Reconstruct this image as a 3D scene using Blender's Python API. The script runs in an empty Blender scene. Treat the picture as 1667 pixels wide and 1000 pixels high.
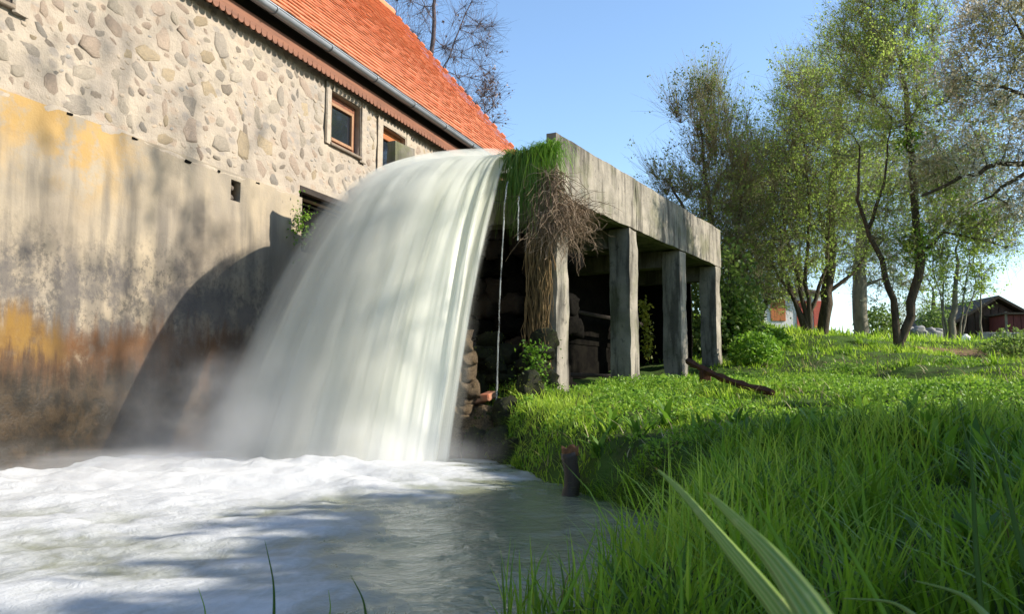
import bpy, math, random
import numpy as np
from mathutils import Vector, Matrix
SC = bpy.context.scene
COL = SC.collection
R = np.random.RandomState
# ------------------------------------------------------------------ camera, sky, sun, exposure
FPX = 1340.0
PITCH = math.atan(130.0 / FPX)
CAM = np.array([0.0, 0.0, 0.8])
cd = bpy.data.cameras.new('camera'); cam = bpy.data.objects.new('camera', cd); COL.objects.link(cam)
cam.location = CAM; cam.rotation_euler = (math.pi / 2 + PITCH, 0, 0)
cd.sensor_width = 36.0; cd.lens = FPX / 1667.0 * 36.0; cd.clip_start = 0.05; cd.clip_end = 3000
cd.dof.use_dof = True; cd.dof.focus_distance = 9.5; cd.dof.aperture_fstop = 13.0
SC.camera = cam
SUN_EL = math.radians(30.0)
SUN_H = np.array([0.996, -0.088])                      # horizontal direction towards the sun
SUN_AZ = math.atan2(SUN_H[0], SUN_H[1])
w = bpy.data.worlds.new('World'); SC.world = w; w.use_nodes = True
wn = w.node_tree; bg = wn.nodes['Background']
sky = wn.nodes.new('ShaderNodeTexSky'); sky.sky_type = 'NISHITA'; sky.sun_disc = False
sky.sun_elevation = SUN_EL; sky.sun_rotation = SUN_AZ; sky.altitude = 200
sky.air_density = 1.15; sky.dust_density = 0.35; sky.ozone_density = 3.2
wn.links.new(sky.outputs[0], bg.inputs[0]); bg.inputs[1].default_value = 0.15
sd = bpy.data.lights.new('sun', 'SUN'); sun = bpy.data.objects.new('sun', sd); COL.objects.link(sun)
sd.energy = 5.0; sd.angle = math.radians(0.55); sd.color = (1.0, 0.93, 0.82)
sv = Vector((SUN_H[0] * math.cos(SUN_EL), SUN_H[1] * math.cos(SUN_EL), math.sin(SUN_EL)))
sun.rotation_euler = sv.to_track_quat('Z', 'Y').to_euler(); sun.location = (20, -5, 20)
SC.view_settings.view_transform = 'Standard'; SC.view_settings.look = 'None'
SC.view_settings.exposure = 0.88; SC.view_settings.gamma = 1.0; SC.view_settings.use_curve_mapping = False
SC.cycles.max_bounces = 8; SC.cycles.transparent_max_bounces = 12
SC.cycles.volume_bounces = 3
try: SC.cycles.use_denoising = True
except Exception: pass

def P(px, py, Y):
    "point of the place seen at a spot of the photograph, at distance Y"
    u = (px - 833.5) / FPX; v = (500 - py) / FPX
    r = np.array([u, math.cos(PITCH) - v * math.sin(PITCH), math.sin(PITCH) + v * math.cos(PITCH)])
    return CAM + r * Y / r[1]

# ------------------------------------------------------------------ noise
def _h(i, j, k, s):
    n = (i.astype(np.int64) * 374761393 + j.astype(np.int64) * 668265263 + k.astype(np.int64) * 2147483647 + s * 974634777)
    n = (n ^ (n >> 13)) * 1274126177
    n = n ^ (n >> 16)
    return (n & 0xffff).astype(np.float64) / 65535.0
def noise3(x, y, z, s=0):
    x = np.asarray(x, float); y = np.asarray(y, float) + 0 * x; z = np.asarray(z, float) + 0 * x
    i, j, k = np.floor(x), np.floor(y), np.floor(z)
    a, b, c = x - i, y - j, z - k
    a = a * a * (3 - 2 * a); b = b * b * (3 - 2 * b); c = c * c * (3 - 2 * c)
    i, j, k = i.astype(int), j.astype(int), k.astype(int)
    def L(p, q, t): return p + (q - p) * t
    v = L(L(L(_h(i, j, k, s), _h(i + 1, j, k, s), a), L(_h(i, j + 1, k, s), _h(i + 1, j + 1, k, s), a), b),
          L(L(_h(i, j, k + 1, s), _h(i + 1, j, k + 1, s), a), L(_h(i, j + 1, k + 1, s), _h(i + 1, j + 1, k + 1, s), a), b), c)
    return v * 2 - 1
def fbm(x, y, z=0.0, o=4, s=0):
    t = 0; a = 0.5; f = 1.0
    for q in range(o):
        t = t + a * noise3(np.asarray(x) * f, np.asarray(y) * f, np.asarray(z) * f, s + q); a *= 0.5; f *= 2.03
    return t
def sstep(a, b, x):
    t = np.clip((np.asarray(x, float) - a) / (b - a), 0, 1); return t * t * (3 - 2 * t)

# ------------------------------------------------------------------ mesh helpers
def link(name, me, parent=None, mats=(), smooth=False):
    o = bpy.data.objects.new(name, me); COL.objects.link(o)
    for m in mats: me.materials.append(m)
    if parent: o.parent = parent
    if smooth and len(me.polygons): me.polygons.foreach_set('use_smooth', np.ones(len(me.polygons), bool))
    return o
def raw_mesh(name, V, F, tint=None):
    "V n,3; F m,k (all faces with k corners)"
    V = np.ascontiguousarray(V, np.float32); F = np.ascontiguousarray(F, np.int32)
    me = bpy.data.meshes.new(name); m, k = F.shape
    me.vertices.add(len(V)); me.vertices.foreach_set('co', V.ravel())
    me.loops.add(m * k); me.loops.foreach_set('vertex_index', F.ravel())
    me.polygons.add(m); me.polygons.foreach_set('loop_start', np.arange(0, m * k, k, dtype=np.int32))
    try: me.polygons.foreach_set('loop_total', np.full(m, k, np.int32))
    except Exception: pass
    me.update(calc_edges=True)
    if tint is not None: attr(me, 'tint', tint)
    return me
def attr(me, name, vals):
    a = me.attributes.new(name, 'FLOAT', 'POINT'); a.data.foreach_set('value', np.ascontiguousarray(vals, np.float32))
class MB:
    def __init__(s): s.v = []; s.f = []; s.t = []
    def add(s, V, F, t=0.5):
        o = len(s.v); s.v += [tuple(map(float, p)) for p in V]; s.f += [tuple(i + o for i in f) for f in F]; s.t += [t] * len(V)
    def box(s, x0, x1, y0, y1, z0, z1, t=0.5, taper=0.0, bev=0.0, jit=0.0, rng=None):
        if bev <= 0:
            V = [(x0, y0, z0), (x1, y0, z0), (x1, y1, z0), (x0, y1, z0), (x0 + taper, y0 + taper, z1), (x1 - taper, y0 + taper, z1), (x1 - taper, y1 - taper, z1), (x0 + taper, y1 - taper, z1)]
            F = [(3, 2, 1, 0), (4, 5, 6, 7), (0, 1, 5, 4), (1, 2, 6, 5), (2, 3, 7, 6), (3, 0, 4, 7)]
            if jit and rng is not None: V = [tuple(c + rng.uniform(-jit, jit) for c in p) for p in V]
            s.add(V, F, t); return
        b = bev; V = []
        for sx in (0, 1):
            for sy in (0, 1):
                for sz in (0, 1):
                    X = (x0, x1)[sx]; Y = (y0, y1)[sy]; Z = (z0, z1)[sz]
                    dx = b * (1 - 2 * sx); dy = b * (1 - 2 * sy); dz = b * (1 - 2 * sz)
                    V += [(X, Y + dy, Z + dz), (X + dx, Y, Z + dz), (X + dx, Y + dy, Z)]
        if jit and rng is not None: V = [tuple(c + rng.uniform(-jit, jit) for c in p) for p in V]
        def c(sx, sy, sz, k): return (sx * 4 + sy * 2 + sz) * 3 + k
        F = []
        for q in (0, 1):
            f = [c(q, 0, 0, 0), c(q, 0, 1, 0), c(q, 1, 1, 0), c(q, 1, 0, 0)]; F.append(f if q == 0 else f[::-1])
            f = [c(0, q, 0, 1), c(1, q, 0, 1), c(1, q, 1, 1), c(0, q, 1, 1)]; F.append(f if q == 0 else f[::-1])
            f = [c(0, 0, q, 2), c(0, 1, q, 2), c(1, 1, q, 2), c(1, 0, q, 2)]; F.append(f if q == 0 else f[::-1])
        for p in (0, 1):
            for q in (0, 1):
                F.append([c(0, p, q, 1), c(1, p, q, 1), c(1, p, q, 2), c(0, p, q, 2)])
                F.append([c(p, 0, q, 0), c(p, 1, q, 0), c(p, 1, q, 2), c(p, 0, q, 2)])
                F.append([c(p, q, 0, 0), c(p, q, 1, 0), c(p, q, 1, 1), c(p, q, 0, 1)])
        for sx in (0, 1):
            for sy in (0, 1):
                for sz in (0, 1): F.append([c(sx, sy, sz, 0), c(sx, sy, sz, 1), c(sx, sy, sz, 2)])
        s.add(V, F, t)
    def tube(s, pts, rad, sides=6, t=0.5, cap=True):
        pts = np.asarray(pts, float); n = len(pts)
        rad = np.full(n, rad) if np.isscalar(rad) else np.asarray(rad)
        T = np.gradient(pts, axis=0); T /= np.linalg.norm(T, axis=1)[:, None] + 1e-9
        ref = np.array([0.31, 0.17, 0.93]) if abs(T[0][2]) < 0.8 else np.array([0.93, 0.21, 0.1])
        V = []
        for i in range(n):
            a = np.cross(T[i], ref); a /= np.linalg.norm(a) + 1e-9; b = np.cross(T[i], a)
            for k in range(sides):
                g = 2 * math.pi * k / sides
                V.append(pts[i] + rad[i] * (a * math.cos(g) + b * math.sin(g)))
        F = []
        for i in range(n - 1):
            for k in range(sides):
                k2 = (k + 1) % sides; F.append((i * sides + k, i * sides + k2, (i + 1) * sides + k2, (i + 1) * sides + k))
        if cap: F.append(tuple(range(sides))[::-1]); F.append(tuple((n - 1) * sides + k for k in range(sides)))
        s.add(V, F, t)
    def build(s, name, mat, parent=None, smooth=False, fix=True):
        me = bpy.data.meshes.new(name); me.from_pydata(s.v, [], s.f)
        if fix:
            import bmesh
            b = bmesh.new(); b.from_mesh(me); bmesh.ops.recalc_face_normals(b, faces=b.faces); b.to_mesh(me); b.free()
        attr(me, 'tint', np.array(s.t)); me.update()
        return link(name, me, parent, (mat,) if mat else (), smooth)
def empty(name, loc=(0, 0, 0), rz=0.0):
    o = bpy.data.objects.new(name, None); COL.objects.link(o); o.location = loc; o.rotation_euler = (0, 0, rz); o.empty_display_size = 0.2
    return o
def tag(o, label=None, cat=None, group=None, kind=None):
    if label: o['label'] = label
    if cat: o['category'] = cat
    if group: o['group'] = group
    if kind: o['kind'] = kind
    return o

# ------------------------------------------------------------------ materials
class NT:
    def __init__(s, name):
        s.m = bpy.data.materials.new(name); s.m.use_nodes = True; s.t = s.m.node_tree; s.n = s.t.nodes
        s.b = s.n['Principled BSDF']; s.out = s.n['Material Output']
    def new(s, typ, **kw):
        n = s.n.new(typ)
        for k, v in kw.items(): setattr(n, k, v)
        return n
    def set(s, sock, v):
        if hasattr(v, 'is_linked') or isinstance(v, bpy.types.NodeSocket): s.t.links.new(v, sock)
        else:
            if isinstance(v, (tuple, list)) and len(v) == 3 and sock.type == 'RGBA': v = (*v, 1)
            sock.default_value = v
    def coord(s, kind='Object', scale=(1, 1, 1)):
        c = s.new('ShaderNodeTexCoord'); mp = s.new('ShaderNodeMapping'); s.t.links.new(c.outputs[kind], mp.inputs[0])
        mp.inputs['Scale'].default_value = scale; return mp.outputs[0]
    def noise(s, scale, detail=4, rough=0.55, vec=None, stretch=(1, 1, 1), kind='Object', dist=0.0):
        n = s.new('ShaderNodeTexNoise'); n.inputs['Scale'].default_value = scale; n.inputs['Detail'].default_value = detail
        n.inputs['Roughness'].default_value = rough; n.inputs['Distortion'].default_value = dist
        s.t.links.new(vec or s.coord(kind, stretch), n.inputs['Vector']); return n.outputs[0]
    def ramp(s, x, a, b, lo=0.0, hi=1.0):
        n = s.new('ShaderNodeMapRange'); n.interpolation_type = 'SMOOTHSTEP'; s.set(n.inputs[0], x)
        n.inputs[1].default_value = a; n.inputs[2].default_value = b; n.inputs[3].default_value = lo; n.inputs[4].default_value = hi
        return n.outputs[0]
    def math(s, op, a, b=0.0):
        n = s.new('ShaderNodeMath', operation=op); s.set(n.inputs[0], a); s.set(n.inputs[1], b); return n.outputs[0]
    def mul(s, *a):
        r = a[0]
        for q in a[1:]: r = s.math('MULTIPLY', r, q)
        return r
    def mix(s, f, a, b):
        n = s.new('ShaderNodeMix', data_type='RGBA'); s.set(n.inputs[0], f); s.set(n.inputs[6], a); s.set(n.inputs[7], b); return n.outputs[2]
    def attr(s, name):
        n = s.new('ShaderNodeAttribute'); n.attribute_name = name; return n.outputs['Fac']
    def xyz(s, kind='Object'):
        c = s.new('ShaderNodeTexCoord'); x = s.new('ShaderNodeSeparateXYZ'); s.t.links.new(c.outputs[kind], x.inputs[0]); return x.outputs
    def bump(s, h, strength=0.4, dist=0.02):
        n = s.new('ShaderNodeBump'); n.inputs['Strength'].default_value = strength; n.inputs['Distance'].default_value = dist
        s.set(n.inputs['Height'], h); s.t.links.new(n.outputs[0], s.b.inputs['Normal']); return n.outputs[0]
    def base(s, col, rough=0.85, spec=0.3):
        s.set(s.b.inputs['Base Color'], col); s.set(s.b.inputs['Roughness'], rough); s.b.inputs['Specular IOR Level'].default_value = spec
        return s.m
    def objrand(s):
        return s.new('ShaderNodeObjectInfo').outputs['Random']
def simple(name, c1, c2, scale=6, rough=0.85, spec=0.3, bump=0.4, bscale=None, stretch=(1, 1, 1), rnd=0.0, dist=0.01, metal=0.0):
    t = NT(name); f = t.ramp(t.noise(scale, 6, 0.6, stretch=stretch), 0.3, 0.7); c = t.mix(f, c1, c2)
    if rnd:
        k = t.math('ADD', t.mul(t.objrand(), rnd), 1 - rnd / 2)
        vm = t.new('ShaderNodeVectorMath', operation='SCALE'); t.set(vm.inputs[0], c); t.set(vm.inputs['Scale'], k); c = vm.outputs[0]
    if bump: t.bump(t.noise(bscale or scale * 5, 6, 0.65, stretch=stretch), bump, dist)
    t.base(c, rough, spec); t.b.inputs['Metallic'].default_value = metal
    return t.m
def leafmat(name, ca, cb, cc, trans=0.4, rough=0.5, spec=0.3):
    "three leaf colours by the tint of each leaf, partly letting light through"
    t = NT(name); a = t.attr('tint')
    c = t.mix(t.ramp(a, 0.0, 0.5), ca, t.mix(t.ramp(a, 0.5, 1.0), cb, cc))
    t.base(c, rough, spec)
    tr = t.new('ShaderNodeBsdfTranslucent'); t.set(tr.inputs[0], c)
    mx = t.new('ShaderNodeMixShader'); mx.inputs[0].default_value = trans
    t.t.links.new(t.b.outputs[0], mx.inputs[1]); t.t.links.new(tr.outputs[0], mx.inputs[2]); t.t.links.new(mx.outputs[0], t.out.inputs[0])
    return t.m
def m_stonewall():
    t = NT('mortar'); n1 = t.ramp(t.noise(1.3, 5), 0.35, 0.65); c = t.mix(n1, (0.375, 0.315, 0.24), (0.315, 0.265, 0.21))
    n2 = t.ramp(t.noise(7, 6, 0.65), 0.5, 0.75); c = t.mix(t.mul(n2, 0.55), c, (0.26, 0.225, 0.185))
    n3 = t.ramp(t.noise(0.7, 3, stretch=(1, 1, 0.5)), 0.52, 0.7); c = t.mix(t.mul(n3, 0.45), c, (0.24, 0.22, 0.20))
    v = t.new('ShaderNodeTexVoronoi'); v.inputs['Scale'].default_value = 5.5; v.inputs['Randomness'].default_value = 1.0
    t.t.links.new(t.coord('Object', (1, 1, 1.5)), v.inputs['Vector'])
    sp = t.new('ShaderNodeSeparateXYZ'); t.t.links.new(v.outputs['Color'], sp.inputs[0])
    peb = t.mul(t.ramp(sp.outputs[0], 0.3, 0.45), t.ramp(v.outputs['Distance'], 0.5, 0.25), 0.6)
    c = t.mix(peb, c, t.mix(sp.outputs[1], (0.32, 0.235, 0.165), (0.22, 0.20, 0.18)))
    h = t.math('ADD', t.noise(9, 8, 0.65), t.mul(t.noise(45, 4, 0.6), 0.35)); t.bump(h, 0.75, 0.03)
    return t.base(c, 0.93, 0.15)
def m_plaster():
    t = NT('stained_plaster'); x, y, z = t.xyz()
    c = t.mix(t.ramp(t.noise(1.6, 5, stretch=(1, 1, 0.45)), 0.35, 0.65), (0.35, 0.285, 0.195), (0.25, 0.212, 0.16))
    wob = t.mul(t.math('SUBTRACT', t.noise(0.9, 4), 0.5), 1.6); zz = t.math('ADD', z, wob); xx = t.math('ADD', x, wob)
    # ochre rust under the joint
    ye = t.mul(t.ramp(zz, 2.55, 3.25), t.ramp(xx, 1.85, 0.8), t.ramp(t.noise(2.6, 6, 0.68), 0.40, 0.56))
    c = t.mix(t.mul(ye, 0.85), c, t.mix(t.noise(3.0, 5), (0.34, 0.185, 0.038), (0.38, 0.26, 0.10)))
    # grey runs of algae
    st = t.mul(t.ramp(t.noise(2.4, 5, 0.55, stretch=(1.5, 1, 0.16)), 0.43, 0.62), t.ramp(z, 3.45, 2.7), t.ramp(z, 0.9, 1.6))
    c = t.mix(t.mul(st, 0.8), c, (0.145, 0.125, 0.10))
    st2 = t.mul(t.ramp(t.noise(0.8, 4, 0.55, stretch=(1.0, 1, 0.35)), 0.47, 0.62), t.ramp(z, 3.3, 2.6))
    c = t.mix(t.mul(st2, 0.65), c, (0.19, 0.155, 0.115))
    # speckled mould
    mo = t.mul(t.ramp(t.noise(13, 9, 0.78, stretch=(1, 1, 0.8)), 0.47, 0.60), t.ramp(zz, 2.65, 1.9))
    c = t.mix(t.mul(mo, 0.7), c, (0.065, 0.058, 0.052))
    gr = t.mul(t.ramp(t.noise(2.1, 6, 0.65), 0.42, 0.58), t.ramp(zz, 2.45, 1.95)); c = t.mix(t.mul(gr, 0.8), c, (0.095, 0.085, 0.078))
    # orange-brown tide band and the wet dark foot
    zb = t.math('ADD', z, t.math('ADD', t.mul(wob, 0.5), t.mul(t.math('SUBTRACT', t.noise(5, 6, 0.7, stretch=(1.6, 1, 0.22)), 0.5), 0.75))); ba = t.ramp(zb, 1.58, 1.22); c = t.mix(t.mul(ba, t.ramp(t.noise(6, 7, 0.7), 0.30, 0.5, 0.55, 0.95)), c, t.mix(t.ramp(t.noise(2.1, 5, stretch=(1, 1, 0.4)), 0.35, 0.65), (0.115, 0.052, 0.018), (0.060, 0.034, 0.019)))
    pa = t.mul(ba, t.ramp(xx, 0.85, 0.35), t.ramp(zb, 1.0, 1.2)); c = t.mix(t.mul(pa, 0.75, t.ramp(t.noise(2.5, 5), 0.38, 0.55)), c, (0.22, 0.125, 0.025))
    ft = t.ramp(zb, 1.18, 0.75); c = t.mix(t.mul(ft, 0.9), c, t.mix(t.ramp(t.noise(5, 6, 0.7), 0.42, 0.62), (0.013, 0.012, 0.008), (0.042, 0.029, 0.015)))
    h = t.math('ADD', t.noise(5, 8, 0.6), t.mul(t.noise(40, 5, 0.6), 0.3)); t.bump(h, 0.5, 0.02)
    r = t.ramp(z, 1.3, 0.5, 0.92, 0.45)
    return t.base(c, r, 0.3)
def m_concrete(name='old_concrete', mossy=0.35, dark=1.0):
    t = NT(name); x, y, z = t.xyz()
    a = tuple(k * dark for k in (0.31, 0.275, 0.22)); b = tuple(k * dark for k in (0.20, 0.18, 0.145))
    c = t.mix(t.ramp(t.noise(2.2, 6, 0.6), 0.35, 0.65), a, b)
    st = t.ramp(t.noise(3.2, 7, 0.68, stretch=(1.6, 1.6, 0.22)), 0.46, 0.62); c = t.mix(t.mul(st, 0.8), c, (0.06, 0.053, 0.043))
    bl = t.ramp(t.noise(8, 8, 0.7), 0.55, 0.68); c = t.mix(t.mul(bl, 0.65), c, (0.05, 0.045, 0.036))
    mo = t.mul(t.ramp(t.noise(1.6, 6, 0.6), 0.5, 0.66), mossy); c = t.mix(mo, c, (0.10, 0.11, 0.035))
    bd = t.new('ShaderNodeTexWave', wave_type='BANDS', bands_direction='Z'); bd.inputs['Scale'].default_value = 1.6; bd.inputs['Distortion'].default_value = 0.4
    t.t.links.new(t.coord(), bd.inputs['Vector'])
    h = t.math('ADD', t.math('ADD', t.noise(6, 8, 0.65), t.mul(t.noise(60, 4, 0.6), 0.3)), t.mul(bd.outputs[1], 0.08)); t.bump(h, 0.6, 0.025)
    return t.base(c, 0.93, 0.2)
def m_tile():
    t = NT('clay_tile'); a = t.attr('tint')
    c = t.mix(a, (0.54, 0.18, 0.085), (0.64, 0.26, 0.135)); c = t.mix(t.mul(t.ramp(t.noise(3.0, 5), 0.5, 0.72), 0.45), c, (0.30, 0.10, 0.05)); c = t.mix(t.mul(t.ramp(t.noise(1.1, 6, 0.7), 0.52, 0.66), 0.35), c, (0.36, 0.19, 0.11)); c = t.mix(t.mul(t.ramp(t.noise(9, 6, 0.75), 0.62, 0.72), 0.5), c, (0.22, 0.16, 0.09))
    t.bump(t.noise(60, 3), 0.15, 0.004); return t.base(c, 0.8, 0.25)
def m_glass():
    t = NT('window_glass'); t.base((0.012, 0.015, 0.02), 0.04, 0.9); return t.m
def m_water():
    t = NT('pool_water'); f = t.attr('foam'); n = t.noise(1.7, 7, 0.62, stretch=(1.3, 0.8, 1), dist=1.4); n2 = t.noise(7, 6, 0.65, stretch=(1.4, .7, 1), dist=2.0)
    k = t.math('ADD', f, t.math('ADD', t.mul(t.math('SUBTRACT', n, 0.5), 1.0), t.mul(t.math('SUBTRACT', n2, 0.5), 0.55)))
    fo = t.ramp(k, 0.30, 0.80)
    c = t.mix(fo, (0.20, 0.215, 0.135), t.mix(t.ramp(k, 0.5, 1.25), (0.21, 0.22, 0.17), (0.50, 0.505, 0.50)))
    r = t.ramp(k, 0.3, 0.9, 0.12, 0.6); h = t.math('ADD', t.noise(6, 5, 0.55, dist=1.2), t.mul(t.noise(22, 5, 0.6, dist=0.8), 0.5)); t.bump(h, 0.28, 0.06)
    t.base(c, r, 0.5); t.b.inputs['Subsurface Weight'].default_value = 0.0
    return t.m
def m_fall(name, layer):
    t = NT(name); uv = t.new('ShaderNodeTexCoord').outputs['UV']
    def un(sx, sy, sc=1.0, det=4, dist=0.0):
        mp = t.new('ShaderNodeMapping'); t.t.links.new(uv, mp.inputs[0]); mp.inputs['Scale'].default_value = (sx, sy, 1); mp.inputs['Location'].default_value = (layer * 7.3, layer * 3.1, 0)
        return t.noise(sc, det, 0.55, vec=mp.outputs[0], dist=dist)
    s1 = un(9, 0.7, dist=0.25); s2 = un(34, 1.2, det=3); s3 = un(3.0, 0.9)
    k = t.math('ADD', t.mul(s1, 0.55), t.math('ADD', t.mul(s2, 0.3), t.mul(s3, 0.25)))
    sp = t.new('ShaderNodeSeparateXYZ'); t.t.links.new(uv, sp.inputs[0])
    c = t.mix(t.ramp(k, 0.40, 0.72), (0.60, 0.61, 0.47), (0.86, 0.87, 0.79))
    c = t.mix(t.mul(t.ramp(sp.outputs[1], 0.55, 1.0), 0.55), c, (0.90, 0.91, 0.89))
    h = t.math('ADD', t.mul(s1, 1.0), t.mul(s2, 0.5)); t.bump(h, 0.5, 0.05)
    t.base(c, 0.42, 0.4)
    tr = t.new('ShaderNodeBsdfTranslucent'); t.set(tr.inputs[0], c)
    mx = t.new('ShaderNodeMixShader'); mx.inputs[0].default_value = 0.5
    t.t.links.new(t.b.outputs[0], mx.inputs[1]); t.t.links.new(tr.outputs[0], mx.inputs[2])
    tp = t.new('ShaderNodeBsdfTransparent'); m2 = t.new('ShaderNodeMixShader')
    t.t.links.new(tp.outputs[0], m2.inputs[1]); t.t.links.new(mx.outputs[0], m2.inputs[2]); t.t.links.new(m2.outputs[0], t.out.inputs[0])
    # sheet thins out into separate threads towards its two edges and its foot
    u, v = sp.outputs[0], sp.outputs[1]
    edge = t.math('MINIMUM', u, t.math('SUBTRACT', 1.0, u))
    thin = t.math('ADD', t.ramp(edge, 0.0, 0.06), t.mul(t.ramp(edge, 0.0, 0.20), 0.6))
    if layer == 0: al = t.ramp(t.math('ADD', thin, t.mul(t.math('SUBTRACT', un(30, 1.0), 0.5), 1.6)), 0.25, 0.9)
    else: al = t.mul(t.ramp(t.math('ADD', un(26, 0.9, dist=0.3), t.mul(t.math('SUBTRACT', s3, 0.5), 0.5)), 0.50, 0.72), t.ramp(edge, 0.0, 0.10), 0.85)
    t.set(m2.inputs[0], al)
    return t.m
def m_aerated(loc):
    t = NT('aerated_water'); x, y, z = t.xyz()
    x = t.math('ADD', x, loc[0] - FN[0]); y = t.math('ADD', y, loc[1] - FN[1]); z = t.math('ADD', z, loc[2])
    dn = t.math('SQRT', t.math('MAXIMUM', t.mul(t.math('SUBTRACT', 3.60, z), 1 / 3.63), 0.0))
    yl = t.math('ADD', t.mul(t.math('ADD', x, t.mul(dn, 0.76)), float(FPERP[0])), t.mul(t.math('ADD', y, t.mul(dn, 2.22)), float(FPERP[1])))
    u = t.math('DIVIDE', t.math('SUBTRACT', yl, 0.58), t.math('ADD', t.mul(dn, 0.545), 1.69))
    cb = t.new('ShaderNodeCombineXYZ'); t.set(cb.inputs[0], u); t.set(cb.inputs[1], t.mul(dn, 0.10)); n1 = t.noise(11, 3, 0.5, vec=cb.outputs[0]); n2 = t.noise(36, 2, 0.5, vec=cb.outputs[0])
    n3 = t.noise(80, 2, 0.5, vec=cb.outputs[0]); k = t.math('ADD', t.mul(n1, 0.5), t.math('ADD', t.mul(n2, 0.3), t.mul(n3, 0.2))); u = t.math('ADD', u, t.mul(t.math('SUBTRACT', t.noise(26, 3, 0.6, vec=cb.outputs[0]), 0.5), 0.24))
    den = t.mul(t.ramp(u, 0.02, 0.18), t.ramp(u, 1.09, 0.84), t.ramp(k, 0.41, 0.58, 0.03, 1.0), t.ramp(dn, 0.0, 0.5, 0.5, 1.0), 7.0)
    t.n.remove(t.b); v = t.new('ShaderNodeVolumePrincipled'); v.inputs['Color'].default_value = (0.95, 0.945, 0.86, 1); v.inputs['Anisotropy'].default_value = 0.0
    t.set(v.inputs['Density'], den); t.t.links.new(v.outputs[0], t.out.inputs['Volume']); return t.m
def m_mist():
    t = NT('spray_mist'); x, y, z = t.xyz()
    r2 = t.math('ADD', t.math('ADD', t.mul(x, x), t.mul(y, y)), t.mul(z, z))
    d = t.ramp(t.math('SQRT', r2), 1.0, 0.15); n = t.ramp(t.noise(2.2, 4, 0.6), 0.35, 0.7)
    den = t.mul(d, d, n, 1.5)
    t.n.remove(t.b); v = t.new('ShaderNodeVolumePrincipled'); v.inputs['Color'].default_value = (0.97, 0.97, 0.97, 1); v.inputs['Anisotropy'].default_value = 0.3
    t.set(v.inputs['Density'], den); t.t.links.new(v.outputs[0], t.out.inputs['Volume']); return t.m
def m_ground():
    t = NT('soil_and_moss'); c = t.mix(t.ramp(t.noise(3, 6), 0.4, 0.62), (0.055, 0.100, 0.018), (0.045, 0.062, 0.018))
    so = t.attr('soil'); c = t.mix(so, c, t.mix(t.noise(6, 6), (0.24, 0.15, 0.075), (0.13, 0.085, 0.045)))
    t.bump(t.noise(14, 7, 0.7), 0.8, 0.04); return t.base(c, 0.95, 0.1)
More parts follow.
